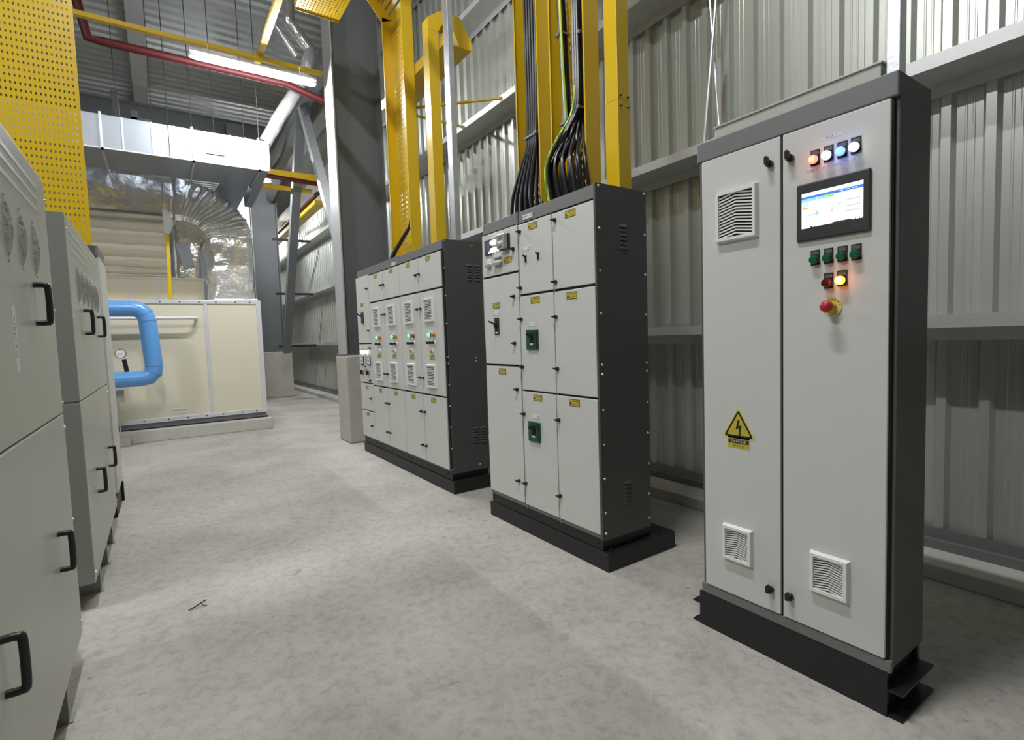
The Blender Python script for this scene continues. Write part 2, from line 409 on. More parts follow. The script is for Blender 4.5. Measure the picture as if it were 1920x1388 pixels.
def vent_mesh(w, h, n, chev=0.0):
    m = MB(); fr = 0.016; d = 0.019
    m.box(-0.003, 0, -w/2 + 0.006, w/2 - 0.006, -h/2 + 0.006, h/2 - 0.006, 'gap')
    # sloping frame ring
    o = [(-w/2, -h/2), (w/2, -h/2), (w/2, h/2), (-w/2, h/2)]; i = [(a*(w/2-fr)/(w/2), b*(h/2-fr)/(h/2)) for a, b in o]
    mid = [(a*(w/2-0.005)/(w/2), b*(h/2-0.005)/(h/2)) for a, b in o]
    vs = [(0, a, b) for a, b in o] + [(-d, a, b) for a, b in mid] + [(-d, a, b) for a, b in i] + [(-0.003, a, b) for a, b in i]
    fs = [(4*r+k, 4*r+(k+1) % 4, 4*r+4+(k+1) % 4, 4*r+4+k) for r in range(3) for k in range(4)]
    m.add(vs, fs, 'white')
    iw = w/2 - fr; ih = h/2 - fr; p = (2*ih) / n
    for k in range(n):
        z = -ih + p * (k + 0.25); t = p * 0.48
        zz = lambda y: z + chev * (1 - abs(y) / iw) - chev / 2
        ys = (-iw, 0, iw) if chev else (-iw, iw)
        for a, b in zip(ys[:-1], ys[1:]):
            vs = [(x, y, zz(y) + dz) for y in (a, b) for x, dz in ((-0.0125, 0), (-0.0125, t), (-0.0085, t), (-0.0085, 0))]
            m.add(vs, [(0, 1, 2, 3), (7, 6, 5, 4), (0, 4, 5, 1), (1, 5, 6, 2), (2, 6, 7, 3), (3, 7, 4, 0)], 'white')
    return m
def side_louvre(x, y, z, n=6):   # pressed slots on a side panel facing -y
    m = MB()
    for k in range(n):
        zz = z - k * 0.0235
        m.add([(x-0.027, y, zz-0.010), (x+0.027, y, zz-0.010), (x+0.027, y, zz+0.008), (x-0.027, y, zz+0.008),
               (x-0.023, y-0.008, zz-0.010), (x+0.023, y-0.008, zz-0.010)],
              [(0, 1, 5, 4), (4, 5, 2, 3), (0, 4, 3), (1, 2, 5)], 'dark')
        m.box(x-0.022, x+0.022, y-0.0005, y, zz-0.014, zz-0.010, 'gap')
    return m
SCREW = None
def screw(parent, x, y, z):      # domed screw facing -y
    global SCREW
    if SCREW is None:
        SCREW = MB().lathe([(0.0075, 0), (0.0068, 0.003), (0.0035, 0.0055), (0.0005, 0.006)], (0, 0, 0), (0, -1, 0), 'screw', 10).build('screw', parent, at=(x, y, z)); return SCREW
    return copy_part(SCREW, parent, (x, y, z))

# ------------------------------------------------------------------ 1. tall two-door control cabinet
X = 1.917
c1 = thing('control_cabinet', (2.04, 1.03, 0), 'two-door light grey control cabinet with lit touch screen and emergency stop, nearest at right', 'cabinet', None)
XB = 2.19
mb = MB().box(X + 0.022, XB, 0.672, 1.392, 0.165, 2.08, 'dark')
mb.box(X + 0.010, X + 0.022, 0.684, 1.374, 0.200, 2.000, 'gap')
mb.build('body', c1, bevel=0.003)
MB().box(X + 0.004, X + 0.022, 0.672, 1.392, 2.004, 2.08, 'midgrey').build('top_fascia', c1, bevel=0.004, label='mid grey top fascia')
MB().box(X + 0.004, X + 0.022, 0.673, 1.391, 0.150, 0.190, 'midgrey').build('bottom_rail', c1, bevel=0.003)
mb = MB().box(2.003, 2.17, 0.750, 1.362, 2.08, 2.155, 'leftcab').box(1.998, 2.175, 0.745, 1.367, 2.152, 2.160, 'leftcab')
mb.build('cable_entry_collar', c1, bevel=0.002)
mb = MB().box(X, X + 0.012, 0.682, 1.400, 0.0, 0.150, 'plinth').box(XB - 0.02, XB, 0.682, 1.39, 0.0, 0.160, 'plinth')
for ye, s in ((0.70, -1), (1.375, 1)):
    mb.box(X + 0.012, XB, ye - 0.003, ye + 0.003, 0, 0.15, 'plinth')
    mb.box(X + 0.004, XB, min(ye, ye + s*0.062), max(ye, ye + s*0.062), 0.0, 0.008, 'plinth')
    mb.box(X + 0.004, XB, min(ye, ye + s*0.062), max(ye, ye + s*0.062), 0.088, 0.095, 'plinth')
for yy in (0.80, 1.28): mb.cyl((X - 0.001, yy, 0.118), (X, yy, 0.118), 0.007, 'gap', 10)
mb.build('plinth', c1, label='black steel plinth with flanged ends')
dL = door_box(c1, X, 1.037, 1.368, 0.195, 2.0); dR = door_box(c1, X, 0.690, 1.027, 0.195, 2.0)
for d, y, z in ((dL, 1.074, 1.911), (dR, 0.998, 1.909), (dL, 1.074, 0.283), (dR, 0.998, 0.284)): knob(d, X, y, z)
v = vent_mesh(0.178, 0.202, 14, 0.014).build('vent_filter', dL, at=(X, 1.208, 1.755), label='large white louvred vent')
v = vent_mesh(0.132, 0.150, 13, 0.010).build('vent_filter', dL, at=(X, 1.212, 0.419), label='small white louvred vent')
copy_part(v, dR, (X, 0.860, 0.4165))
# danger sign
m = MB()
def rtri(cy, cz, R, r, n=5):
    pts = []
    for k in range(3):
        a = PI/2 + k*2*PI/3; c = (cy + (R - 2*r) * math.cos(a), cz + (R - 2*r) * math.sin(a))
        for j in range(n): b = a - PI/3 + 2*PI/3*j/(n-1); pts.append((c[0] + r*math.cos(b), c[1] + r*math.sin(b)))
    return pts
cy, cz = 1.208, 0.903
def poly(pts, e, mm): m.add([(e, a, b) for a, b in pts], [tuple(range(len(pts)-1, -1, -1))], mm)
m.prism(rtri(cy, cz, 0.088, 0.010), X - 0.0008, X - 0.0001, 'x', 'paleyel')
m.box(X - 0.0008, X - 0.0001, 1.160, 1.256, 0.819, 0.870, 'lblyel')
poly(rtri(cy, cz, 0.075, 0.006), X - 0.0012, 'ink'); poly(rtri(cy, cz, 0.060, 0.003), X - 0.0016, 'lblyel')
bolt = [(0.003, 0.036), (-0.006, 0.036), (0.000, 0.010), (-0.014, 0.018), (-0.008, -0.018), (-0.012, -0.017), (-0.002, -0.036), (0.0, -0.016), (-0.003, -0.018), (-0.002, 0.004), (0.012, -0.004)]
poly([(cy + a, cz - 0.004 + b) for a, b in bolt][::-1], X - 0.0020, 'ink')
m.box(X - 0.0012, X - 0.0008, 1.164, 1.252, 0.839, 0.856, 'ink')
m.text('DANGER', (X - 0.0017, cy, 0.8475), 0.0175, 'white_ink'); m.text('415 VOLTS', (X - 0.0017, cy, 0.829), 0.010, 'ink')
m.build('danger_sign', dL, label='yellow triangular high-voltage danger sticker')
# pilot lights and buttons
def legend_plate(m, y, z): m.prism([(y-0.015, z-0.018), (y+0.015, z-0.018), (y+0.015, z+0.034), (y-0.015, z+0.034)], X - 0.003, X, 'x', 'black')
def device(name, y, z, lens, core=None, r=0.0145, ln=0.026, label=None):
    m = MB(); legend_plate(m, y, z)
    m.box(X - 0.0034, X - 0.003, y - 0.012, y + 0.012, z + 0.018, z + 0.030, 'logo')
    m.lathe([(0.0155, 0.003), (0.0155, 0.012), (0.0145, 0.014)], (X, y, z), (-1, 0, 0), 'black', 20)
    o = m.build(name, c1, label=label)
    m = MB().lathe([(r, 0.012), (r, ln - 0.004), (r - 0.002, ln), (r - 0.0045, ln)], (X, y, z), (-1, 0, 0), lens, 20)
    m.lathe([(r - 0.0045, ln), (r - 0.005, ln + 0.0006), (0.001, ln + 0.001)], (X, y, z), (-1, 0, 0), core or lens, 16)
    m.build('lens', o)
device('pilot_light', 0.913, 1.877, 'lit_red', 'lit_redc', label='lit red pilot light')
device('pilot_light', 0.870, 1.878, 'lit_white', label='lit white pilot light')
device('pilot_light', 0.827, 1.878, 'lit_blue', 'lit_bluec', label='lit blue pilot light')
device('pilot_light', 0.786, 1.879, 'lit_white', label='lit white pilot light')
for y in (0.912, 0.869, 0.825, 0.783): device('push_button', y, 1.535, 'green', ln=0.022, label='green push button')
device('pilot_light', 0.868, 1.450, 'darkred', ln=0.028, label='unlit dark red pilot light')
device('pilot_light', 0.825, 1.454, 'lit_orange', 'lit_orangec', ln=0.028, label='lit amber pilot light')
m = MB().box(X-0.0006, X, 0.830, 0.893, 1.936, 1.945, 'whitelabel'); m.text('MCCP   1', (X-0.001, 0.862, 1.9405), 0.009, 'ink'); m.build('caption_strip', c1)
m = MB().box(X-0.0006, X, 0.777, 0.940, 1.8405, 1.8485, 'whitelabel'); m.text('POWER ON  PUMP 1 RUN  IN AUTO  PUMP 2 RUN  1', (X-0.001, 0.859, 1.8445), 0.0078, 'ink', sx=0.88); m.build('caption_strip', c1)
# emergency stop
m = MB().cyl((X, 0.856, 1.369), (X-0.003, 0.856, 1.369), 0.031, 'paleyel', 32)
word = 'EMERGENCY'
for i, ch in enumerate(word):
    a = PI/2 + (len(word)/2 - 0.5 - i) * 0.34
    m.text(ch, (X-0.0034, 0.856 - 0.0245*math.cos(a), 1.369 + 0.0245*math.sin(a)), 0.0115, 'ink', rot=a - PI/2)
for i, ch in enumerate('STOP'):
    a = -PI/2 - (1.5 - i) * 0.34
    m.text(ch, (X-0.0034, 0.856 - 0.0245*math.cos(a), 1.369 + 0.0245*math.sin(a)), 0.0115, 'ink', rot=a + PI/2)
m.lathe([(0.0145, 0.003), (0.0145, 0.018), (0.011, 0.022), (0.010, 0.034)], (X, 0.856, 1.369), (-1, 0, 0), 'lblyel', 20)
es = m.build('emergency_stop', c1, label='emergency stop with round yellow plate')
MB().lathe([(0.010, 0.030), (0.0195, 0.036), (0.020, 0.046), (0.018, 0.053), (0.012, 0.0575), (0.001, 0.059)], (X, 0.856, 1.369), (-1, 0, 0), 'stopred', 24).build('button_head', es, label='red mushroom button')
# touch panel
tp = MB().box(X - 0.010, X, 0.740, 0.974, 1.604, 1.804, 'bezel')
tp.text('Schneider', (X - 0.0105, 0.778, 1.628), 0.011, 'logo')
tp = tp.build('touch_panel', c1, bevel=0.006, label='black framed touch panel')
m = MB(); e = X - 0.0108; Y0, Y1, Z0, Z1 = 0.954, 0.760, 1.648, 1.769   # left, right, bottom, top
def R(u0, u1, v0, v1, mm, k=0):   # u from left 0..1, v from top 0..1
    ya, yb = Y0 + (Y1-Y0)*u0, Y0 + (Y1-Y0)*u1; za, zb = Z1 + (Z0-Z1)*v0, Z1 + (Z0-Z1)*v1; x = e - 0.0001*k
    m.quad([(x, ya, zb), (x, yb, zb), (x, yb, za), (x, ya, za)], mm)
R(0, 1, 0, 1, 's_white'); R(0, 1, 0.10, 0.185, 's_blue', 1); R(0, 0.55, 0.165, 0.25, 's_cyan', 2); R(0.42, 0.55, 0.165, 0.235, 's_green', 3)
R(0.115, 0.120, 0.165, 0.25, 's_white', 3); R(0.26, 0.265, 0.165, 0.25, 's_white', 3)
for v in (0.27, 0.33): R(0.01, 0.11, v, v + 0.045, 's_cyan', 1); R(0.02, 0.085, v+0.012, v + 0.033, 's_grey', 2)
R(0.01, 0.11, 0.40, 0.46, 's_orange', 1)
for v in (0.40, 0.56, 0.70): R(0.72, 0.96, v, v + 0.055, 's_grey', 1)
R(0.10, 0.33, 0.61, 0.67, 's_grey', 1); R(0.25, 0.28, 0.55, 0.66, 's_teal', 2); R(0.61, 0.67, 0.46, 0.49, 's_teal', 1); R(0.637, 0.645, 0.48, 0.57, 's_teal', 1)
R(0.49, 0.54, 0.58, 0.68, 's_olive', 1); R(0.42, 0.425, 0.48, 0.72, 's_grey', 1); R(0.37, 0.55, 0.535, 0.545, 's_grey', 1); R(0.54, 0.72, 0.60, 0.61, 's_grey', 1)
R(0.30, 0.34, 0.46, 0.475, 's_grey', 1); R(0.22, 0.28, 0.83, 0.85, 's_grey', 1); R(0.12, 0.16, 0.90, 0.915, 's_grey', 1)
R(0.15, 1.0, 0.955, 1.0, 's_dark', 1); R(0.18, 0.52, 0.965, 0.985, 's_white', 2)
for u in (0.83, 0.89, 0.95): R(u, u + 0.045, 0.94, 0.985, 's_white', 2)
for u, t in ((0.66, 'MAIN'), (0.76, 'TREND'), (0.87, 'ALARM')): m.text(t, (e - 0.0003, Y0 + (Y1-Y0)*u, Z1 + (Z0-Z1)*0.142), 0.0048, 's_white')
m.build('display', tp, label='lit touch screen display')

# ------------------------------------------------------------------ 2. switchboard in the middle
X = 1.935
c2 = thing('switchboard', (2.14, 2.6, 0), 'light grey switchboard of nine doors with two green breaker handles, on a black base frame', 'cabinet', None)
MB().box(X + 0.022, 2.33, 2.030, 3.195, 0.165, 2.10, 'dark').box(X + 0.010, X + 0.022, 2.032, 3.187, 0.198, 2.016, 'gap').box(X + 0.007, X + 0.010, 2.734, 2.756, 0.17, 2.016, 'midgrey').box(X + 0.007, X + 0.010, 2.384, 2.404, 0.17, 2.012, 'midgrey').box(X + 0.012, X + 0.0225, 2.047, 3.187, 0.172, 0.197, 'midgrey').build('body', c2, bevel=0.001)
mb = MB().box(X + 0.008, X + 0.022, 2.048, 2.735, 2.022, 2.092, 'midgrey').box(X + 0.008, X + 0.022, 2.760, 3.175, 2.028, 2.098, 'midgrey')
mb.box(X + 0.004, X + 0.022, 2.030, 2.046, 0.17, 2.10, 'dark').box(X + 0.006, X + 0.022, 2.738, 2.757, 2.02, 2.10, 'dark')
mb.build('top_fascia', c2, bevel=0.002, label='mid grey top fascia')
m = MB().box(X+0.005, X+0.008, 2.584, 2.688, 2.036, 2.064, 'whitelabel'); m.text('ELMCP 100', (X+0.0045, 2.636, 2.050), 0.021, 'ink'); m.build('title_plate', c2, label='white title plate')
mb = MB().box(1.945, 2.50, 1.997, 3.215, 0, 0.102, 'plinth')
mb.box(1.955, 2.33, 2.045, 3.195, 0.102, 0.172, 'plinth')
for x, y in ((1.99, 2.022), (2.26, 2.022)): mb.cyl((x, y, 0.102), (x, y, 0.118), 0.008, 'black', 8)
for x, y in ((2.40, 2.03), (2.46, 2.2)): mb.cyl((x, y, 0.102), (x, y, 0.106), 0.009, 'gap', 8)
for y in (2.09, 2.64, 2.74, 3.17): mb.cyl((1.955, y, 0.138), (1.953, y, 0.138), 0.007, 'gap', 8)
mb.build('base_frame', c2, label='black steel base frame', bevel=0.002)
def screws_side(t, yface, xs_z):
    for x, z in xs_z: screw(t, x, yface, z)
screws_side(c2, 2.030, [(1.964, z) for z in (2.085, 1.864, 1.640, 1.414, 1.136, 1.085, 0.89, 0.70, 0.51, 0.32, 0.205)] +
            [(2.316, z) for z in (2.085, 1.855, 1.631, 1.405, 1.129, 1.081, 0.90, 0.72, 0.54, 0.36, 0.215)])
side_louvre(2.142, 2.030, 1.894).build('side_louvre', c2); side_louvre(2.139, 2.030, 0.465).build('side_louvre', c2)
D = {}
for k, y0, y1, z0, z1 in (('A1', 2.747, 3.181, 1.731, 2.018), ('A2', 2.749, 3.184, 1.119, 1.716), ('A3', 2.756, 3.185, 0.201, 1.105),
                          ('B1', 2.396, 2.733, 1.574, 2.012), ('B2', 2.396, 2.740, 0.960, 1.560), ('B3', 2.400, 2.744, 0.199, 0.949),
                          ('C1', 2.041, 2.388, 1.574, 2.010), ('C2', 2.043, 2.389, 0.960, 1.559), ('C3', 2.045, 2.393, 0.199, 0.948)):
    D[k] = door_box(c2, X, y0, y1, z0, z1)
for k, y, z in (('B1', 2.712, 1.967), ('C1', 2.358, 1.969), ('A1', 2.790, 1.872), ('B1', 2.721, 1.614), ('C1', 2.367, 1.615), ('A2', 2.800, 1.567),
                ('B2', 2.725, 1.415), ('C2', 2.373, 1.412), ('A2', 2.807, 1.262), ('B2', 2.727, 1.107), ('C2', 2.371, 1.107), ('A3', 2.797, 0.957),
                ('B3', 2.727, 0.802), ('C3', 2.374, 0.802), ('A3', 2.809, 0.342), ('B3', 2.732, 0.341), ('C3', 2.380, 0.340)): knob(D[k], X, y, z)
for k, y, z in (('B1', 2.579, 1.980), ('C1', 2.227, 1.979), ('B2', 2.575, 1.526), ('C2', 2.231, 1.525), ('A2', 3.021, 1.523), ('A3', 2.973, 1.070),
                ('A1', 2.862, 1.812), ('B3', 2.580, 0.917), ('C3', 2.232, 0.916)): warn(D[k], X, y, z)
for k, y, z in (('B1', 2.654, 1.854), ('A2', 3.026, 1.472), ('B2', 2.608, 1.380), ('B3', 2.611, 0.796)): nameplate(D[k], X, y, z)
m = MB(); m.text('INCOMER', (X - 0.0005, 2.508, 1.857), 0.014, 'whitelabel'); m.build('printed_caption', D['B1'])
# breaker handles
def breaker(y, z, w, h, mm, label, lever=0.05, depth=0.012):
    m = MB().box(X - depth, X, y - w/2, y + w/2, z - h/2, z + h/2, mm)
    m.box(X - depth - 0.002, X - depth, y - w*0.16, y + w*0.16, z - h*0.30, z + h*0.36, 'gap')
    if mm == 'brkgreen':
        m.box(X - depth - 0.004, X - depth, y - w*0.5, y - w*0.36, z - h*0.42, z + h*0.44, 'black')
        m.box(X - depth - 0.0045, X - depth - 0.002, y - w*0.14, y + w*0.14, z - h*0.28, z - h*0.18, 'whitelabel')
    else: m.box(X - depth - 0.0025, X - depth, y - w*0.3, y + w*0.3, z - h*0.42, z - h*0.34, 'whitelabel')
    o = m.build('breaker_switch', c2, bevel=0.004 if mm == 'brkgreen' else 0.0015, label=label)
    m = MB().tube([(X - depth, y, z + h*0.05), (X - depth - lever*0.7, y, z + h*0.24), (X - depth - lever, y + 0.008, z + h*0.30)], w*0.11, 'black', n=10)
    m.box(X - depth - lever*0.35, X - depth, y - w*0.13, y + w*0.13, z - h*0.05, z + h*0.18, 'black')
    m.build('lever', o, bevel=0.002)
breaker(2.609, 1.283, 0.116, 0.126, 'brkgreen', 'green breaker switch with black lever', 0.034)
breaker(2.617, 0.698, 0.118, 0.126, 'brkgreen', 'green breaker switch with black lever', 0.034)
breaker(3.020, 1.380, 0.056, 0.116, 'bezel', 'black breaker switch with projecting lever', 0.06, 0.006)
for y in (2.657, 2.527):
    m = MB().box(X - 0.002, X, y - 0.014, y + 0.014, 1.764, 1.820, 'white').box(X - 0.006, X, y - 0.010, y + 0.010, 1.768, 1.812, 'black')
    m.tube([(X - 0.004, y, 1.80), (X - 0.024, y + 0.004, 1.812)], 0.006, 'black', n=8)
    m.build('small_breaker', c2, label='small black toggle breaker')
# meters and lamps on the top left door
m = MB().box(X - 0.010, X, 3.050, 3.133, 1.876, 1.978, 'navy'); m.box(X - 0.0108, X - 0.010, 3.062, 3.118, 1.902, 1.966, 'lcd'); m.box(X - 0.0112, X - 0.010, 3.058, 3.084, 1.884, 1.896, 's_white')
m.build('power_meter', c2, bevel=0.003, label='navy digital power meter')
for r, z in ((0, 1.950), (1, 1.898)):
    MB().box(X - 0.002, X, 2.950, 3.028, z + 0.024, z + 0.034, 'midgrey').build('caption_strip', c2)
    for k in range(3):
        y = 3.030 - k * 0.036
        o = MB().lathe([(0.017, 0), (0.017, 0.010), (0.0155, 0.012)], (X, y, z), (-1, 0, 0), 'midgrey', 16).build('indicator_lamp', c2, label='lit white indicator lamp')
        MB().lathe([(0.0155, 0.010), (0.0155, 0.020), (0.010, 0.025), (0.001, 0.026)], (X, y, z), (-1, 0, 0), 'lit_white', 16).build('lens', o)
m = MB().box(X - 0.018, X, 2.828, 2.925, 1.880, 1.980, 'black').box(X - 0.046, X - 0.018, 2.834, 2.924, 1.884, 1.978, 'glass_clear')
m.box(X - 0.0475, X - 0.046, 2.850, 2.905, 1.945, 1.968, 'midgrey').box(X - 0.0475, X - 0.046, 2.848, 2.908, 1.918, 1.936, 'white').box(X - 0.0475, X - 0.046, 2.86, 2.90, 1.892, 1.906, 'logo')
m.build('protection_relay', c2, bevel=0.003, label='black protection relay under a clear cover')
for y, w in ((3.090, 0.055), (2.975, 0.092)):
    m = MB().box(X - 0.005, X, y - w/2, y + w/2, 1.800, 1.845, 'white').box(X - 0.022, X - 0.005, y - w/2, y + w/2, 1.790, 1.812, 'glass_clear').box(X - 0.006, X, y - w/2 + 0.004, y + w/2 - 0.004, 1.826, 1.846, 'logo' if w > 0.06 else 'white')
    m.build('selector_switch', c2, bevel=0.002, label='small grey switch block')

# ------------------------------------------------------------------ 3. far motor control centre
X = 1.955
c3 = thing('motor_control_center', (2.15, 4.95, 0), 'light grey motor control cabinet with vented doors and green lamps, farthest on the right', 'cabinet', None)
mb = MB().box(X + 0.022, 2.335, 3.850, 6.120, 0.165, 2.125, 'dark').box(X + 0.010, X + 0.022, 3.858, 6.112, 0.200, 2.036, 'gap')
for yy in (4.340, 4.782, 5.228, 5.672): mb.box(X + 0.006, X + 0.010, yy - 0.009, yy + 0.009, 0.19, 2.03, 'midgrey')
mb.box(X + 0.012, X + 0.0225, 3.87, 6.112, 0.186, 0.199, 'midgrey')
mb.build('body', c3, bevel=0.001)
mb = MB().box(X + 0.008, X + 0.022, 3.868, 4.760, 2.048, 2.122, 'midgrey').box(X + 0.008, X + 0.022, 4.766, 6.06, 2.048, 2.128, 'midgrey')
mb.build('top_fascia', c3, bevel=0.002, label='mid grey top fascia')
m = MB().box(X+0.005, X+0.008, 4.872, 4.977, 2.052, 2.083, 'whitelabel'); m.text('MCC 100', (X+0.0045, 4.925, 2.067), 0.022, 'ink'); m.build('title_plate', c3, label='white title plate')
mb = MB().box(1.965, 2.34, 3.822, 6.125, 0, 0.108, 'plinth').box(1.975, 2.33, 3.866, 6.112, 0.112, 0.185, 'plinth')
for y in (3.95, 4.35, 4.72, 4.82, 5.2, 5.58, 5.70, 6.07): mb.cyl((1.975, y, 0.150), (1.972, y, 0.150), 0.009, 'gap', 8)
mb.build('base_frame', c3, label='black steel base frame', bevel=0.002)
screws_side(c3, 3.850, [(1.973, z) for z in (2.110, 1.89, 1.663, 1.433, 1.156, 1.102, 0.924, 0.746, 0.566, 0.387, 0.209)] + [(2.241, z) for z in (2.087, 1.136, 1.110, 0.209)])
for x, z in ((2.204, 1.924), (2.280, 1.924), (2.208, 0.535), (2.283, 0.530)): side_louvre(x, 3.850, z).build('side_louvre', c3)
ys = [6.108, 5.672, 5.228, 4.782, 4.340, 3.880]
V3 = None
cols3 = {}
for c in range(1, 5):
    y1, y0 = ys[c] - 0.005, ys[c+1] + 0.005
    top = door_box(c3, X, y0, y1, 1.744, 2.034); mid = door_box(c3, X, y0, y1, 0.824, 1.728); low = door_box(c3, X, y0, y1, 0.200, 0.809)
    kx = y0 + 0.035 if c in (1, 3) else y1 - 0.028
    for z, d in ((1.890, top), (1.584, mid), (0.963, mid), (0.652, low), (0.341, low)): knob(d, X, kx, z)
    yc = (5.440, 4.998, 4.556, 4.122)[c-1]
    warn(top, X, yc, 2.004); warn(mid, X, yc - 0.002, 1.149); warn(low, X, yc + 0.008, 0.773)
    yv = (5.448, 5.015, 4.572, 4.135)[c-1]
    for z in (1.564, 0.985):
        if V3 is None: V3 = vent_mesh(0.188, 0.208, 13).build('vent_filter', mid, at=(X, yv, z), label='white louvred vent')
        else: copy_part(V3, mid, (X, yv, z))
    yl = (5.432, 4.993, 4.560, 4.129)[c-1]
    MB().box(X - 0.001, X, yl - 0.045, yl + 0.045, 1.32, 1.392, 'whitelabel').build('caption_plate', c3, label='white caption plate')
    o = MB().lathe([(0.018, 0), (0.018, 0.012), (0.016, 0.014)], (X, yl + 0.002, 1.348), (-1, 0, 0), 'black', 16).build('indicator_lamp', c3, label='lit green indicator lamp')
    MB().lathe([(0.017, 0.012), (0.017, 0.026), (0.012, 0.031), (0.001, 0.032)], (X, yl + 0.002, 1.348), (-1, 0, 0), 'lit_green', 16).build('lens', o)
    MB().lathe([(0.018, 0), (0.018, 0.012), (0.015, 0.014), (0.015, 0.026), (0.012, 0.028), (0.001, 0.028)], (X, yl - 0.072, 1.345), (-1, 0, 0), ('redbtn' if c == 3 else 'orange'), 16).build('indicator_lamp', c3, label='unlit amber indicator lamp')
    for k in range(3):
        yy = yl + 0.025 - k * 0.052
        m = MB().cyl((X, yy, 1.278), (X - 0.010, yy, 1.278), 0.018, 'white', 14).cyl((X - 0.010, yy, 1.278), (X - 0.020, yy, 1.278), 0.011, 'black', 12)
        m.prism([(yy - 0.004, 1.270), (yy + 0.004, 1.270), (yy + 0.004, 1.290), (yy - 0.004, 1.290)], X - 0.038, X - 0.018, 'x', 'black')
        m.build('selector_switch', c3, label='small black selector switch')
    MB().lathe([(0.020, 0), (0.020, 0.012), (0.015, 0.016)], (X, yl - 0.032, 1.203), (-1, 0, 0), 'white', 16).lathe([(0.015, 0.016), (0.014, 0.026), (0.001, 0.027)], (X, yl - 0.032, 1.203), (-1, 0, 0), ('screw' if c == 1 else 'orange'), 16).build('push_button', c3)
# first column
y0, y1 = ys[1] + 0.006, ys[0]
a = door_box(c3, X, y0, y1, 1.294, 2.050); b = door_box(c3, X, y0, y1, 0.838, 1.280); c = door_box(c3, X, y0, y1, 0.516, 0.824); d = door_box(c3, X, y0, y1, 0.200, 0.503)
for dd, y, z in ((a, 5.717, 1.900), (a, 5.723, 1.435), (b, 5.712, 1.235), (b, 5.743, 0.867), (c, 5.751, 0.660), (d, 5.756, 0.345)): knob(dd, X, y, z)
for dd, y, z in ((a, 5.925, 1.733), (c, 5.892, 0.781), (d, 5.906, 0.470)): warn(dd, X, y, z)
nameplate(a, X, 5.925, 1.685)
m = MB().box(X - 0.012, X, 5.885, 5.955, 1.522, 1.652, 'bezel').tube([(X - 0.010, 5.92, 1.60), (X - 0.06, 5.935, 1.632)], 0.010, 'black', n=8); m.build('breaker_switch', c3, bevel=0.002, label='black breaker switch with projecting lever')
for k in range(3): MB().lathe([(0.022, 0), (0.022, 0.014), (0.015, 0.022), (0.001, 0.023)], (X, 5.995 - k*0.085, 1.190), (-1, 0, 0), 'lit_white', 16).build('indicator_lamp', c3, label='lit white indicator lamp')
for k in range(2): MB().box(X - 0.004, X, 5.93 - k*0.12, 6.01 - k*0.12, 1.215, 1.226, 'midgrey').build('caption_strip', c3)
for y in (6.000, 5.770):
    m = MB().box(X - 0.010, X, y - 0.048, y + 0.048, 1.038, 1.138, 'bezel').box(X - 0.011, X - 0.010, y - 0.040, y + 0.040, 1.052, 1.132, 'whitelabel').box(X - 0.0113, X - 0.011, y - 0.030, y + 0.030, 1.075, 1.105, 'glass_clear')
    m.build('panel_meter', c3, bevel=0.002, label='square panel meter')
m = MB().box(X - 0.003, X, 5.855, 5.915, 1.05, 1.17, 'glass_clear'); m.build('caption_plate', c3)
for y in (6.01, 5.81): MB().cyl((X, y, 0.955), (X - 0.012, y, 0.955), 0.030, 'midgrey', 18).box(X - 0.034, X - 0.012, y - 0.007, y + 0.007, 0.930, 0.980, 'black').build('selector_switch', c3, label='rotary selector switch')
MB().box(X - 0.012, X, 5.86, 5.945, 0.975, 1.0, 'glass_clear').box(X - 0.006, X, 5.88, 5.93, 1.015, 1.03, 'black').build('caption_plate', c3)

# ------------------------------------------------------------------ yellow cable trays
def perf_plate(mb, x, y0, y1, z0, z1, m, cp=0.028, rp=0.050, hw=0.010, hh=0.021, th=0.0015, plane='x'):
    """perforated sheet in the plane x=const (plane 'x'), y=const (plane 'y', y0/y1 are x values) or z=const ('z')"""
    def B(a0, a1, b0, b1):
        if plane == 'x': mb.box(x, x + th, a0, a1, b0, b1, m)
        elif plane == 'y': mb.box(a0, a1, x, x + th, b0, b1, m)
        else: mb.box(a0, a1, b0, b1, x, x + th, m)
    rows = int((z1 - z0 - 0.01) / rp); cols = int((y1 - y0 - 0.01) / cp)
    zo = z0 + ((z1 - z0) - rows*rp)/2; yo = y0 + ((y1 - y0) - cols*cp)/2
    zc = z0
    for r in range(rows):
        h0 = zo + rp*r + (rp - hh)/2; h1 = h0 + hh
        B(y0, y1, zc, h0); zc = h1
        a = y0
        for c in range(cols):
            g0 = yo + cp*c + (cp - hw)/2; B(a, g0, h0, h1); a = g0 + hw
        B(a, y1, h0, h1)
    B(y0, y1, zc, z1)
def riser_tray(name_loc, xb, y0, y1, z0, z1, label, depth=0.112, perf=True):
    t = thing('cable_tray', ((xb), (y0+y1)/2, z0), label, 'cable tray', 'yellow cable trays rising from the cabinets')
    mb = MB()
    if perf: perf_plate(mb, xb, y0, y1, z0, z1, 'yellow')
    else: mb.box(xb, xb + 0.002, y0, y1, z0, z1, 'yellow')
    mb.build('back_plate', t, label='perforated back plate')
    for y, s in ((y0, 1), (y1, -1)):
        m = MB().box(xb - depth, xb, y - 0.001, y + 0.001, z0, z1, 'yellow').box(xb - depth, xb - depth + 0.002, min(y, y + s*0.012), max(y, y + s*0.012), z0, z1, 'yellow')
        m.build('side_rail', t)
    return t
riser_tray(0, 2.25, 2.741, 3.000, 2.102, 6.6, 'yellow cable tray on the switchboard holding the thick straight black cable bundle')
riser_tray(0, 2.25, 2.300, 2.624, 2.102, 6.6, 'yellow perforated cable tray on the switchboard with striped earth cables')
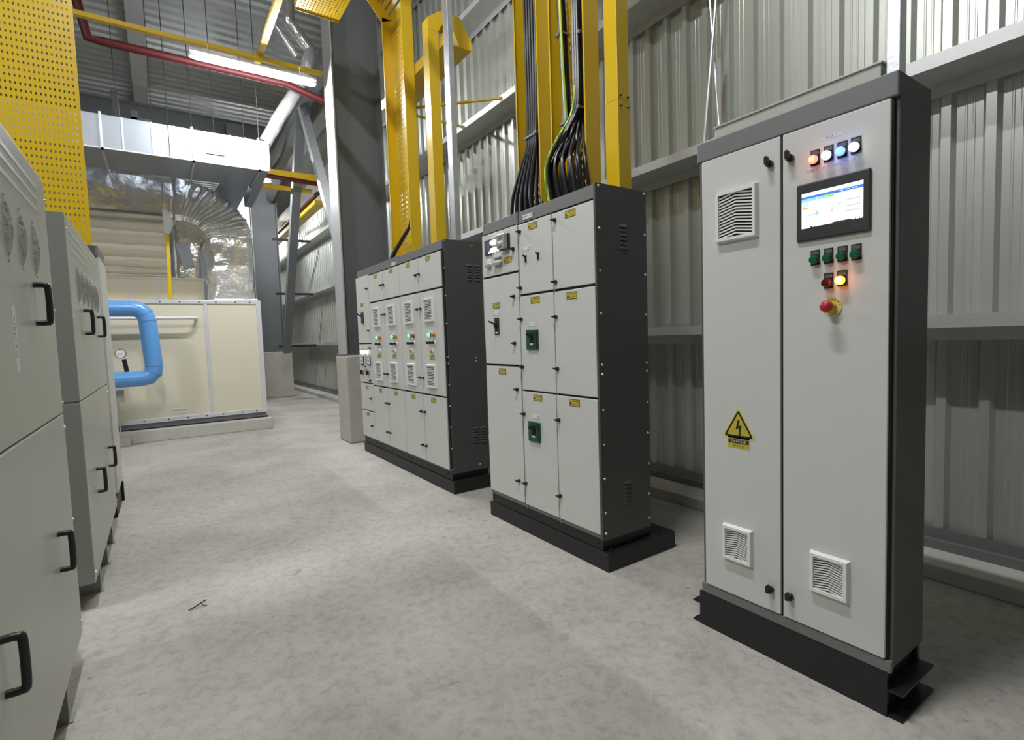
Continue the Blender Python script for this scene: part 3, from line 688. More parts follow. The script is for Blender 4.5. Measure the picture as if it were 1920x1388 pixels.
tw = riser_tray(0, 2.25, 4.865, 5.380, 2.127, 4.70, 'yellow cable tray at the left of the far motor control cabinet')
# its slanted ribbed top section
m = MB(); a0 = Vector((2.25, 0, 4.70)); a1 = Vector((1.72, 0, 5.35)); dv = (a1 - a0)
for k in range(14):
    p = a0 + dv * (k / 14); q = a0 + dv * ((k + 0.66) / 14)
    m.add([(p.x, 4.865, p.z), (p.x, 5.38, p.z), (q.x, 5.38, q.z), (q.x, 4.865, q.z), (p.x+.003, 4.865, p.z), (p.x+.003, 5.38, p.z), (q.x+.003, 5.38, q.z), (q.x+.003, 4.865, q.z)], [(0, 3, 2, 1), (4, 5, 6, 7), (0, 1, 5, 4), (2, 3, 7, 6)], 'yellow')
m.build('bend_plate', tw, label='slanted bend plate with open slots')
for y in (4.865, 5.38): MB().add([(2.14, y-.001, 4.65), (2.25, y-.001, 4.70), (1.72, y-.001, 5.35), (1.62, y-.001, 5.27), (2.14, y+.001, 4.65), (2.25, y+.001, 4.70), (1.72, y+.001, 5.35), (1.62, y+.001, 5.27)], [(3, 2, 1, 0), (4, 5, 6, 7), (0, 1, 5, 4), (1, 2, 6, 5), (2, 3, 7, 6), (3, 0, 4, 7)], 'yellow').build('side_rail', tw)
# closed yellow trunking beside them
t = thing('cable_trunking', (2.19, 2.10, 2.102), 'closed square yellow trunking at the near corner of the switchboard top', 'trunking')
MB().box(2.144, 2.238, 2.050, 2.150, 2.102, 2.580, 'yellow').build('cover', t, bevel=0.002)
MB().box(2.146, 2.236, 2.052, 2.148, 2.582, 6.6, 'yellow').build('cover', t, bevel=0.002)
m = MB()
for x in (2.165, 2.220):
    for z in (2.60, 2.545): m.lathe([(0.006, 0), (0.006, 0.006), (0.003, 0.012)], (x, 2.050, z), (0, -1, 0), 'ink', 8)
m.build('screw_heads', t)
t = thing('cable_trunking', (2.15, 4.40, 2.127), 'closed yellow trunking on the far motor control cabinet, bent over at its top', 'trunking')
MB().box(2.112, 2.212, 4.25, 4.365, 2.127, 4.02, 'yellow').build('cover', t, bevel=0.002)
m = MB().prism([(2.112, 4.02), (2.212, 4.02), (2.25, 4.09), (2.36, 4.09), (2.43, 3.94), (2.53, 3.94), (2.53, 4.06), (2.44, 4.21), (2.24, 4.21), (2.112, 4.12)], 4.25, 4.365, 'y', 'yellow')
m.build('elbow', t, bevel=0.002)
# long horizontal tray under the girts
t = thing('cable_tray', (2.40, 5.0, 3.93), 'horizontal yellow cable tray running away along the sheeting behind the risers', 'cable tray')
m = MB().box(2.262, 2.53, 4.22, 5.80, 3.93, 3.933, 'yellow'); m.build('bottom_plate', t)
for x in (2.262, 2.53): MB().box(x - 0.001, x + 0.001, 4.22, 5.80, 3.93, 4.03, 'yellow').build('side_rail', t)
MB().tube([(2.50, 5.55, 3.912), (3.2, 4.75, 3.87)], 0.016, 'yellow', n=6, curve=False).build('support_arm', t, label='thin yellow arm reaching to the wall girt')
MB().tube([(2.27, 5.7, 3.912), (3.2, 5.7, 3.912)], 0.016, 'yellow', n=6, curve=False).build('support_arm', t)
# galvanised conduit posts
tag(MB().box(2.118, 2.168, 3.90, 3.985, 2.127, 6.6, 'galv').build('conduit', bevel=0.004), 'bright galvanised conduit standing at the near corner of the far motor control cabinet', 'conduit')
tag(MB().box(2.010, 2.055, 0.698, 0.740, 2.081, 5.0, 'galv').build('conduit', bevel=0.004), 'bright galvanised conduit rising from the top of the touch-screen cabinet', 'conduit')

# ------------------------------------------------------------------ cables
def cable(pts, m, r, label, grp):
    mb = MB().tube(pts, r, m, n=8, sub=5); return tag(mb.build('power_cable' if m != 'earth' else 'earth_cable'), label, 'cable', grp)
ZT = 2.102
lab1 = 'black cable in the strapped bundle that fans out onto the left of the switchboard top'
for i in range(10):
    r_, c_ = divmod(i, 5); y = 2.925 - 0.027 * c_ - 0.010 * r_; x = 2.185 + 0.030 * r_; yb = 3.00 - 0.060 * c_ - 0.022 * r_; xb = 2.075 + 0.075 * r_
    cable([(x, y, 6.6), (x, y, 4.5), (x, y + 0.002 * math.sin(i), 3.2), (x - 0.008, 2.922 - 0.0235*c_ - 0.010*r_, 2.66), (x - 0.012 + 0.4*(xb - x), 0.66*(2.922 - 0.0235*c_ - 0.010*r_) + 0.34*yb, 2.46), (xb, 0.28*(2.922 - 0.0235*c_ - 0.010*r_) + 0.72*yb, 2.26), (xb, yb, ZT)], 'cable', 0.0125, lab1, 'black cables of the left bundle')
lab2 = 'black cable from the slim bundle beside the striped cable, bowing left onto the switchboard'
for i in range(4):
    y = 2.588 - 0.020 * (i % 2) ; x = 2.17 + 0.026 * (i // 2)
    cable([(x, y, 6.6), (x, y - 0.004, 4.0), (x, 2.545 - 0.02*(i % 2), 3.16), (x - 0.01, 2.520 - 0.018*(i % 2), 2.62), (x - 0.05, 2.575 - 0.03*(i % 2), 2.46), (2.085 + 0.02*(i//2), 2.615 - 0.03*(i % 2), 2.32), (2.09 + 0.03*(i//2), 2.600 - 0.03*(i % 2), ZT)], 'cable', 0.0115, lab2, 'black cables of the middle bundle')
lab3 = 'black cable from the right-hand bundle, sweeping across and down onto the switchboard'
for i in range(16):
    y = 2.392 - 0.0185 * (i % 3); x = 2.140 + 0.0205 * (i // 3); yb = 2.548 - 0.024 * (i % 12) - 0.012 * (i // 12); xb = 2.085 + 0.030 * (i % 3) + 0.055 * (i // 12)
    s = 1.0 - (i % 12) / 14.0
    cable([(x, y, 6.6), (x, y, 4.5), (x, y, 3.0), (x, y + 0.004, 2.70), (x - 0.012, y + 0.02 + 0.015*s, 2.60), (x - 0.045, y + 0.30*(yb - y) + 0.045*s, 2.50), (xb - 0.018, y + 0.80*(yb - y) + 0.045*s, 2.38), (xb - 0.022, yb + 0.020*s, 2.27), (xb, yb, ZT)], 'cable', 0.0112, lab3, 'black cables of the right bundle')
cable([(2.150, 2.545, 6.6), (2.150, 2.542, 4.5), (2.145, 2.508, 3.16), (2.14, 2.480, 2.70), (2.14, 2.468, 2.55), (2.15, 2.455, 2.42), (2.19, 2.43, ZT)], 'earth', 0.0090, 'green and yellow striped earth cable hanging straight beside the middle bundle', None)
cable([(2.138, 2.385, 2.78), (2.132, 2.398, 2.67), (2.115, 2.425, 2.59), (2.080, 2.490, 2.50), (2.055, 2.560, 2.39), (2.050, 2.582, 2.28), (2.065, 2.560, ZT)], 'earth', 0.0095, 'green and yellow striped earth cable curving in front of the black cables', None)
for i, (mm, lb) in enumerate((('cable', 'black cable dropping onto the far cabinet, left one of the pair'), ('brown_cable', 'brown cable dropping onto the far cabinet behind the black one'))):
    cable([(2.205, 4.925 + 0.03*i, 4.6), (2.205, 4.925 + 0.03*i, 3.0), (2.20, 4.94 + 0.03*i, 2.55), (2.14, 5.06 + 0.05*i, 2.36), (2.08, 5.16 + 0.06*i, 2.22), (2.06, 5.20 + 0.06*i, 2.129)], mm, 0.016, lb, None)
def tie(x0, x1, y0, y1, z, label):
    m = MB(); w = 0.008
    m.box(x0, x1, y0, y0 + 0.003, z, z + w*1.4, 'tie').box(x0, x1, y1 - 0.003, y1, z, z + w*1.4, 'tie').box(x0, x0 + 0.003, y0, y1, z, z + w*1.4, 'tie').box(x1 - 0.003, x1, y0, y1, z, z + w*1.4, 'tie')
    m.box(x0 - 0.012, x0, y0, y0 + 0.02, z - 0.003, z + w*1.8, 'tie')
    tag(m.build('cable_tie'), label, 'cable tie', 'cable ties around the bundles')
tie(2.152, 2.232, 2.786, 2.948, 2.650, 'grey cable tie around the thick left cable bundle')
tie(2.136, 2.214, 2.460, 2.540, 2.600, 'grey cable tie at the foot of the middle bundle')
tie(2.146, 2.214, 2.505, 2.570, 3.150, 'grey cable tie high on the middle bundle')
tie(2.130, 2.232, 2.340, 2.420, 2.640, 'grey cable tie at the foot of the right bundle')
tie(2.138, 2.232, 2.325, 2.410, 3.060, 'grey cable tie high on the right bundle')

# ------------------------------------------------------------------ left-hand cabinets
XL = -0.34
def d_handle(y, z, h=0.128, out=0.036, x=XL):
    m = MB().tube([(x, y, z + h/2), (x + out*0.75, y, z + h/2), (x + out, y, z + h/2 - 0.012), (x + out, y, z - h/2 + 0.012), (x + out*0.75, y, z - h/2), (x, y, z - h/2)], 0.0098, 'black', n=10, sub=4)
    return m
def leaf_louvre(door, y, z, h, w=0.024):
    # pointed-oval pressed louvre of bright metal
    m = MB(); n = 14; vs = []; fs = []
    for i in range(n + 1):
        t = i / n; a = math.sin(PI * t) ** 0.8; zz = z - h/2 + h*t; wv = 0.003 + w/2 * a; rip = 0.0012 * (i % 2)
        vs += [(XL, y - wv, zz), (XL + 0.016*a + rip, y - wv*0.2, zz), (XL + 0.012*a + rip*0.5, y + wv*0.5, zz), (XL, y + wv, zz)]
    for i in range(n):
        for k in range(3): fs.append((4*i+k, 4*i+k+1, 4*i+5+k, 4*i+4+k))
    m.add(vs, fs, 'louvre')
    m.cyl((XL, y, z + h/2 + 0.006), (XL + 0.004, y, z + h/2 + 0.006), 0.004, 'chrome', 8).cyl((XL, y, z - h/2 - 0.006), (XL + 0.004, y, z - h/2 - 0.006), 0.004, 'chrome', 8)
    return m.build('louvre', door, label='bright metal leaf-shaped louvre')
def reflection_ribs(door, y0, y1, zs):  # shallow wedges shaped to stand in for bands reflected in the door
    m = MB()
    for z in zs: m.add([(XL, y0, z + 0.012), (XL, y1, z + 0.012), (XL + 0.0022, y1, z - 0.006), (XL + 0.0022, y0, z - 0.006), (XL, y1, z - 0.010), (XL, y0, z - 0.010)], [(0, 3, 2, 1), (3, 5, 4, 2), (0, 5, 3), (1, 2, 4)], 'leftcab')
    m.build('reflection_ribs', door)
def left_cab(loc, y0, y1, label, seam=1.055):
    t = thing('equipment_cabinet', loc, label, 'cabinet')
    xb = -1.10
    m = MB().box(xb, XL - 0.018, y0 + 0.004, y1 - 0.004, 0.14, 1.975, 'leftend'); m.build('body', t, bevel=0.004)
    # near end panels
    m = MB().box(xb + 0.01, XL - 0.10, y0, y0 + 0.004, seam + 0.004, 1.965, 'leftend').box(xb + 0.01, XL - 0.10, y0, y0 + 0.004, 0.15, seam - 0.004, 'leftend')
    m.box(XL - 0.094, XL - 0.002, y0, y0 + 0.004, seam + 0.004, 1.975, 'leftend').box(XL - 0.094, XL - 0.002, y0, y0 + 0.004, 0.14, seam - 0.004, 'leftend')
    m.build('end_panel', t, bevel=0.002)
    up = MB().box(XL - 0.018, XL, y0 + 0.002, y1, seam + 0.002, 1.975, 'leftcab').build('door', t, bevel=0.008, seg=3)
    lo = MB().box(XL - 0.018, XL, y0 + 0.002, y1, 0.14, seam - 0.002, 'leftcab').build('door', t, bevel=0.004)
    return t, up, lo
l1, u1, w1 = left_cab((-0.72, 1.95, 0), 1.15, 2.75, 'nearest grey-green cabinet at the left edge with leaf-shaped louvres and black handles')
l2, u2, w2 = left_cab((-0.72, 4.06, 0), 3.285, 4.84, 'second grey-green cabinet on the left, with a row of six leaf-shaped louvres')
d_handle(2.36, 1.468).build('handle', u1, label='black D handle'); d_handle(2.386, 0.598).build('handle', w1, label='black D handle'); d_handle(1.60, 0.590).build('handle', w1, label='black D handle'); d_handle(1.60, 1.468).build('handle', u1, label='black D handle')
for y in (3.75, 4.49): d_handle(y, 1.468).build('handle', u2, label='black D handle'); d_handle(y - 0.04*(y < 4), 0.575).build('handle', w2, label='black D handle')
for y in (1.35, 1.55, 1.75, 2.03, 2.22, 2.43): leaf_louvre(u1, y, 1.660, 0.175)
for y in (3.59, 3.79, 3.99, 4.19, 4.37, 4.54): leaf_louvre(u2, y, 1.655, 0.190)
reflection_ribs(u1, 1.3, 2.58, (1.905, 1.865, 1.82)); reflection_ribs(u2, 3.42, 4.72, (1.905, 1.865, 1.82))
m = MB()
m.box(XL, XL + 0.0006, 2.005, 2.05, 1.25, 1.44, 'whitelabel'); m.text('ELECTRIC', (XL + 0.001, 2.028, 1.35), 0.028, 'midgrey', '+x', PI/2); m.build('sticker', u1, label='faded vertical sticker')
def left_screw(par, y, z): MB().lathe([(0.007, 0), (0.006, 0.004), (0.0005, 0.006)], (XL, y, z), (1, 0, 0), 'screw', 10).build('screw', par)
for z in (1.90, 1.47, 1.10): left_screw(u1, 2.735, z)
for z in (1.0, 0.62, 0.19): left_screw(w1, 2.735, z)
for z in (1.90, 1.47, 1.10): left_screw(u2, 3.305, z); left_screw(u2, 4.82, z)
for z in (1.0, 0.62, 0.19): left_screw(w2, 3.305, z); left_screw(w2, 4.82, z)
def foot(t, y): MB().box(XL - 0.10, XL - 0.006, y - 0.022, y + 0.022, 0.006, 0.14, 'leftend').box(XL - 0.11, XL + 0.006, y - 0.03, y + 0.03, 0, 0.006, 'leftend').build('foot', t)
for y in (1.30, 1.83, 2.36): foot(l1, y)
for y in (3.56, 3.99, 4.40): foot(l2, y)
for t, y0, y1 in ((l1, 1.2, 2.7), (l2, 3.4, 4.8)): MB().box(-1.05, -0.95, y0, y1, 0, 0.14, 'plinth').build('rear_skid', t)
l3 = thing('equipment_cabinet', (-0.7, 5.33, 0), 'dark-sided grey cabinet on a black plinth, farthest of the left-hand row', 'cabinet')
MB().box(-1.08, XL - 0.02, 5.03, 5.62, 0.16, 2.10, 'dark').build('body', l3, bevel=0.003)
MB().box(XL - 0.018, XL, 5.04, 5.61, 0.19, 2.02, 'door').build('door', l3, bevel=0.003)
MB().box(XL - 0.02, XL - 0.004, 5.03, 5.62, 2.025, 2.10, 'midgrey').build('top_fascia', l3)
MB().box(-1.08, XL - 0.015, 5.04, 5.60, 0, 0.155, 'plinth').box(XL - 0.015, XL + 0.004, 5.58, 5.60, 0, 0.17, 'plinth').build('plinth', l3)
for z in (0.25, 0.5, 0.75, 1.0, 1.25, 1.5, 1.75, 2.0): screw(l3, XL - 0.035, 5.03, z)
# yellow perforated riser behind the second cabinet
t = thing('cable_tray', (-0.7, 5.26, 2.102), 'wide yellow perforated cable tray standing on the far left cabinet', 'cable tray')
mb = MB(); perf_plate(mb, 5.25, -1.02, -0.405, 2.102, 5.3, 'yellow', cp=0.0275, rp=0.0515, hw=0.010, hh=0.019, plane='y'); mb.build('back_plate', t)
for x, s in ((-0.405, -1), (-1.02, 1)): MB().box(x, x + 0.014 * -s, 5.243, 5.253, 2.102, 5.3, 'yellow').box(x - 0.001, x + 0.001, 5.25, 5.36, 2.102, 5.3, 'yellow').build('side_rail', t)

# ------------------------------------------------------------------ air handling unit at the end
YA = 9.0
struct(MB().box(-2.6, 1.405, 8.85, 12.4, 0, 0.168, 'conc'), 'trim_8', bevel=0.01)
ah = thing('air_handling_unit', (-0.4, 10.2, 0.168), 'large cream panelled air handling unit on a low concrete plinth', 'air handler')
MB().box(-2.4, 1.34, YA + 0.02, 12.0, 0.185, 0.262, 'steel').box(-2.4, 1.37, YA + 0.01, 12.0, 0.168, 0.185, 'plinth').build('base_rail', ah)
MB().box(-2.4, 1.335, YA + 0.012, 12.0, 0.262, 2.0, 'cream').build('casing', ah)
m = MB()
m.box(-2.4, 1.355, YA - 0.004, YA + 0.05, 1.955, 2.012, 'alu').box(-2.4, 1.355, YA - 0.004, YA + 0.05, 0.252, 0.312, 'alu')
m.box(1.285, 1.355, YA - 0.004, YA + 0.05, 0.312, 1.955, 'alu').box(0.575, 0.625, YA, YA + 0.03, 0.312, 1.955, 'alu').box(-1.0, -0.95, YA, YA + 0.03, 0.312, 1.955, 'alu')
m.box(1.285, 1.354, YA + 0.051, 12.0, 1.956, 2.011, 'alu')
m.build('frame', ah, bevel=0.004, label='pale aluminium edge frame')
m = MB()
for x in (-0.55, -0.25, 0.04, 0.28, 0.52, 0.74, 1.0, 1.2): m.cyl((x, YA - 0.004, 1.985), (x, YA - 0.008, 1.985), 0.012, 'logo', 8).cyl((x, YA - 0.004, 0.282), (x, YA - 0.008, 0.282), 0.012, 'logo', 8)
m.build('rivet_heads', ah)
m = MB().box(0.11, 0.26, YA + 0.008, YA + 0.012, 0.36, 0.435, 'whitelabel'); m.text('WARNING', (0.185, YA + 0.007, 0.398), 0.035, 'ink', '-y'); m.build('label_plate', ah, label='small white label')
m = MB().box(-2.4, 0.655, 9.8, 11.6, 2.0, 2.40, 'cream').box(-2.4, 0.67, 9.785, 11.6, 2.395, 2.425, 'alu').box(-0.37, -0.32, 9.795, 9.8, 2.0, 2.40, 'alu').box(0.02, 0.06, 9.795, 9.8, 2.0, 2.40, 'alu')
m.build('top_plenum', ah, label='raised cream top section')
m = MB().tube([(-0.7, YA - 0.15, 1.74), (0.43, YA - 0.15, 1.74), (0.47, YA - 0.11, 1.74), (0.47, YA + 0.02, 1.74)], 0.022, 'white', n=10, curve=False)
tag(m.build('drain_pipe'), 'thin white pipe running across the cream unit and turning into it', 'pipe')
# insulated blue pipe
def mitred(pts, r, m, name, label, cat, n=24):
    # pipe jacket with segmented elbows
    P = [Vector(p) for p in pts]; Q = [P[0]]
    for i in range(1, len(P) - 1):
        d0 = (P[i] - P[i-1]).normalized(); d1 = (P[i+1] - P[i]).normalized(); R_ = r * 1.55
        s0 = P[i] - d0 * R_; s1 = P[i] + d1 * R_
        for k in range(4):
            t = k / 3; Q.append((1-t)**2 * s0 + 2*t*(1-t) * P[i] + t*t * s1)
    Q.append(P[-1])
    mb = MB(); mb.tube(Q, r, m, n=n, curve=False)
    for i in range(1, len(Q) - 1):
        d = (Q[i+1] - Q[i-1]).normalized(); mb.cyl(Q[i] - d*0.004, Q[i] + d*0.004, r*1.03, m, n)
    return tag(mb.build(name), label, cat)
mitred([(-1.2, 8.4, 1.845), (-0.125, 8.4, 1.845), (-0.070, 8.4, 0.925), (-0.92, 8.4, 0.925)], 0.104, 'blue', 'insulated_pipe', 'thick bright blue jacketed pipe bent in a U in front of the cream unit', 'pipe')
t = thing('pressure_gauge', (-0.38, 8.38, 1.02), 'round white dial gauge on a black stem above the blue pipe', 'gauge')
MB().tube([(-0.375, 8.39, 1.03), (-0.395, 8.38, 1.19)], 0.026, 'black', n=14).build('stem', t)
m = MB().cyl((-0.425, 8.37, 1.262), (-0.425, 8.335, 1.262), 0.062, 'chrome', 24).cyl((-0.425, 8.335, 1.262), (-0.425, 8.333, 1.262), 0.054, 'white', 24)
m.box(-0.46, -0.405, 8.331, 8.333, 1.258, 1.263, 'ink'); m.build('dial', t)
tag(MB().box(-0.62, -0.41, 8.70, 8.84, 0, 0.10, 'conc').build('concrete_block', bevel=0.008), 'small pale concrete block beside the plinth of the cream unit', 'block')
# small junction box on its stand beside the pipe
t = thing('junction_box', (-0.47, 8.55, 0), 'small grey junction box under the end of the blue pipe', 'box')
MB().box(-0.52, -0.43, 8.50, 8.58, 0.62, 0.78, 'leftcab').build('case', t, bevel=0.004); MB().box(-0.506, -0.494, 8.535, 8.547, 0, 0.62, 'galv').build('post', t)
# yellow hanger strut + bracket
t = thing('hanger_strut', (0.17, 8.9, 2.0), 'upright yellow strut standing on the front edge of the cream unit', 'strut')
MB().add([(0.150, 9.02, 2.012), (0.192, 9.02, 2.012), (0.215, 9.02, 3.02), (0.170, 9.02, 3.02), (0.150, 9.05, 2.012), (0.192, 9.05, 2.012), (0.215, 9.05, 3.02), (0.170, 9.05, 3.02)], [(0, 1, 2, 3), (7, 6, 5, 4), (0, 4, 5, 1), (1, 5, 6, 2), (2, 6, 7, 3), (3, 7, 4, 0)], 'yellow').build('strut', t)
MB().add([(0.155, 9.0, 2.96), (0.225, 9.0, 2.96), (0.275, 9.0, 3.10), (0.235, 9.0, 3.26), (0.185, 9.0, 3.34), (0.150, 9.0, 3.30), (0.155, 9.02, 2.96), (0.225, 9.02, 2.96), (0.275, 9.02, 3.10), (0.235, 9.02, 3.26), (0.185, 9.02, 3.34), (0.150, 9.02, 3.30)], [(0, 1, 2, 3, 4, 5), (11, 10, 9, 8, 7, 6), (0, 6, 7, 1), (1, 7, 8, 2), (2, 8, 9, 3), (3, 9, 10, 4), (4, 10, 11, 5), (5, 11, 6, 0)], 'steel_lt').build('bracket', t, label='grey bent bracket')
MB().tube([(0.168, 8.99, 3.3), (0.175, 8.99, 3.75)], 0.008, 'galv', n=8).build('rod', t)

# ------------------------------------------------------------------ ducts
def wrinkle(p, a=0.014):
    return Vector((noise.noise(p*3.5), noise.noise(p*3.5 + Vector((9, 3, 1))), noise.noise(p*3.5 + Vector((2, 8, 5))))) * a + Vector((noise.noise(p*11), noise.noise(p*11 + Vector((4, 4, 1))), noise.noise(p*11 + Vector((1, 7, 5))))) * a * 0.55
def duct_sweep(sections, m, amp, corner=0.07):
    """sections: list of (inner(x,z), outer(x,z), y0, y1); closed rounded-rectangle rings"""
    mb = MB(); rings = []
    for (i, o, y0, y1) in sections:
        i = Vector((i[0], 0, i[1])); o = Vector((o[0], 0, o[1])); u = (o - i); L = u.length; u.normalize()
        H = y1 - y0; pts = []
        def side(a, b, k): return [a + (b - a) * (j / k) for j in range(k)]
        c = corner
        C = [(c, 0), (L-c, 0), (L, c), (L, H-c), (L-c, H), (c, H), (0, H-c), (0, c)]
        for q in range(8):
            a, b = Vector((*C[q], 0)), Vector((*C[(q+1) % 8], 0)); k = 8 if q % 2 == 0 else 2
            pts += side(a, b, k)
        rings.append([i + u * p.x + Vector((0, y0 + p.y, 0)) for p in pts])
    n = len(rings[0]); vs = []
    for r in rings: vs += [p + wrinkle(p, amp) for p in r]
    fs = [(a*n + k, (a+1)*n + k, (a+1)*n + (k+1) % n, a*n + (k+1) % n) for a in range(len(rings)-1) for k in range(n)]
    mb.add(vs, fs, m, True); mb.add(vs[:n], [tuple(range(n))], m); mb.add(vs[-n:], [tuple(range(n-1, -1, -1))], m)
    return mb
fd = thing('foil_duct', (0.4, 9.7, 2.0), 'crinkled silver foil-wrapped duct bending down into the cream unit', 'duct')
secs = []
for k in range(26): x = -2.6 + 2.85 * k / 25; secs.append(((x, 3.26), (x, 3.87), 9.3, 10.2))
for k in range(1, 49):
    a = PI/2 * k / 48
    inn = (0.25 + 0.46 * math.sin(a), 3.26 - 0.26 * (1 - math.cos(a))); out = (0.25 + 1.09 * math.sin(a), 3.87 - 0.87 * (1 - math.cos(a)))
    fo = 0.008 * math.sin(k * 2.3) + 0.005 * math.sin(k * 5.1)
    secs.append((inn, (out[0] + fo * math.sin(a), out[1] + fo * math.cos(a)), 9.3 - 0.010 * math.sin(k * 2.3 + 0.6), 10.2))
for k in range(1, 18): z = 3.00 - 0.97 * k / 17; f = -0.02 * math.sin(k * 0.9); secs.append(((0.71 + f, z), (1.335 + f*0.4, z), 9.3, 10.1))
duct_sweep(secs, 'foil', 0.022).build('elbow_duct', fd)
m = duct_sweep([((0.31, 3.235), (0.36, 3.905), 9.275, 10.23), ((0.345, 3.230), (0.42, 3.900), 9.272, 10.23), ((0.38, 3.23), (0.48, 3.885), 9.275, 10.23)], 'foil', 0.006); m.build('joint_band', fd)
MB().box(0.74, 1.36, 9.27, 10.15, 2.012, 2.06, 'foil').build('base_flange', fd, bevel=0.012)
# transition piece sloping down to the top section
mb = MB(); rows = []
prof = [(9.33, 3.29), (9.36, 3.22), (9.42, 3.12), (9.52, 2.98), (9.62, 2.83), (9.70, 2.70), (9.78, 2.58), (9.82, 2.50), (9.84, 2.425)]
P2 = []
for a, b in zip(prof[:-1], prof[1:]):
    for k in range(4): t = k/4; P2.append((a[0] + (b[0]-a[0])*t, a[1] + (b[1]-a[1])*t))
P2.append(prof[-1]); nx = 50; vs = []
for i, (yy, zz) in enumerate(P2):
    sag = 0.075 * math.sin(i * 0.62)
    for k in range(nx + 1):
        x = -2.4 + (2.62 * k / nx); p = Vector((x, yy - abs(sag), zz)); vs.append(p + wrinkle(p, 0.012))
rn = len(P2)
fs = [(i*(nx+1)+k, i*(nx+1)+k+1, (i+1)*(nx+1)+k+1, (i+1)*(nx+1)+k) for i in range(rn-1) for k in range(nx)]
mb.add(vs, fs, 'wrap', True)
mb.prism([(10.2, 3.42)] + P2[::-1] [:0] + [(9.37, 3.29), (9.45, 3.10), (9.65, 2.80), (9.84, 2.43), (10.6, 2.43)], -2.38, 0.20, 'x', 'wrap')
mb.build('tapered_section', fd, label='tapered wrapped section above the unit')
duct_sweep([((0.30, 2.43 + 0.1*k), (0.56 + 0.02*k, 2.43 + 0.1*k), 9.86, 10.3) for k in range(10)], 'foil', 0.02, 0.04).build('branch_duct', fd)
MB().add([(0.30, 9.84, 2.98), (0.50, 9.84, 3.0), (0.53, 9.84, 2.62), (0.40, 9.84, 2.58), (0.30, 9.86, 2.98), (0.50, 9.86, 3.0), (0.53, 9.86, 2.62), (0.40, 9.86, 2.58)], [(3, 2, 1, 0), (4, 5, 6, 7), (0, 1, 5, 4), (1, 2, 6, 5), (2, 3, 7, 6), (3, 0, 4, 7)], 'ductm').build('patch_plate', fd, label='smooth grey patch')

rd = thing('rectangular_duct', (0, 8.6, 3.74), 'bright galvanised rectangular duct hung across the room above the foil duct', 'duct')
MB().box(-2.6, 1.425, 8.0, 8.9, 3.745, 4.145, 'ductm').build('casing', rd, bevel=0.004)
m = MB()
for x in (-0.62, -0.22, 0.08, 0.32, 0.95, 1.14): m.box(x, x + 0.016, 7.990, 8.0, 3.745, 4.145, 'galv')
for x in (-0.42, 0.52, 1.30): m.box(x - 0.012, x + 0.012, 7.975, 8.0, 3.715, 4.165, 'galv').box(x - 0.012, x + 0.012, 7.975, 8.9, 3.715, 3.745, 'galv')
m.box(-2.6, 1.43, 7.985, 8.0, 3.735, 3.750, 'galv').box(1.415, 1.435, 7.985, 8.0, 3.735, 4.15, 'galv')
m.build('seams', rd)
MB().prism([(8.02, 3.744), (10.4, 4.0), (10.4, 3.70), (9.2, 3.722)], 0.95, 1.27, 'x', 'ductm').build('drop_section', rd)
MB().prism([(8.02, 3.744), (9.7, 4.0), (9.7, 3.62), (9.2, 3.64)], 1.31, 1.42, 'x', 'ductm').build('drop_section', rd)
m = MB().box(0.66, 0.88, 7.984, 8.0, 3.86, 4.02, 'galv'); m.box(0.70, 0.85, 7.978, 7.984, 3.92, 3.93, 'steel').box(0.74, 0.87, 7.978, 7.984, 3.89, 3.898, 'steel'); m.build('access_plate', rd, bevel=0.003)
# hangers of the duct
for x, y in ((-0.26, 8.1), (0.10, 8.1), (0.26, 7.97), (0.52, 7.99), (0.80, 8.3), (1.31, 7.98), (1.20, 8.5)):
    top = MB().tube([(x, y, 4.15 if x not in (0.26,) else 3.72), (x, y, 7.0)], 0.0045, 'plinth', n=6, curve=False)
    tag(top.build('hanger_rod'), 'thin dark hanger rod between the rectangular duct and the roof deck', 'rod', 'hanger rods of the rectangular duct')
tag(MB().box(-0.30, -0.23, 8.08, 8.14, 4.15, 4.48, 'plinth').build('hanger_post', bevel=0.003), 'short black post standing on the rectangular duct', 'post')
tag(MB().box(-0.12, 0.08, 8.04, 8.12, 4.15, 4.19, 'plinth').box(-0.12, -0.05, 8.04, 8.12, 4.15, 4.27, 'plinth').build('clamp', bevel=0.002), 'black clamp lying on the rectangular duct', 'clamp')

# foil wrapped bent pipe at the upper middle
fp = thing('foil_pipe', (1.8, 8.0, 4.15), 'silver foil-wrapped pipe zigzagging down to the end of the rectangular duct', 'pipe')
def fpipe(pts, r):
    m = MB().tube(pts, r, 'foil', n=16, curve=False)
    m.v = [tuple(Vector(v) + wrinkle(Vector(v), 0.012)) for v in m.v]; return m
def dense(pts, k=10):
    out = []
    for a, b in zip(pts[:-1], pts[1:]):
        for j in range(k): out.append(tuple(Vector(a) + (Vector(b) - Vector(a)) * j / k))
    return out + [pts[-1]]
fpipe(dense([(1.83, 8.1, 6.9), (1.83, 8.1, 5.90), (2.10, 8.1, 5.62), (2.00, 8.1, 5.22), (1.40, 8.1, 4.16)]), 0.085).build('run', fp)
fpipe(dense([(1.62, 8.2, 5.92), (1.92, 8.2, 5.52)]), 0.045).build('branch', fp)

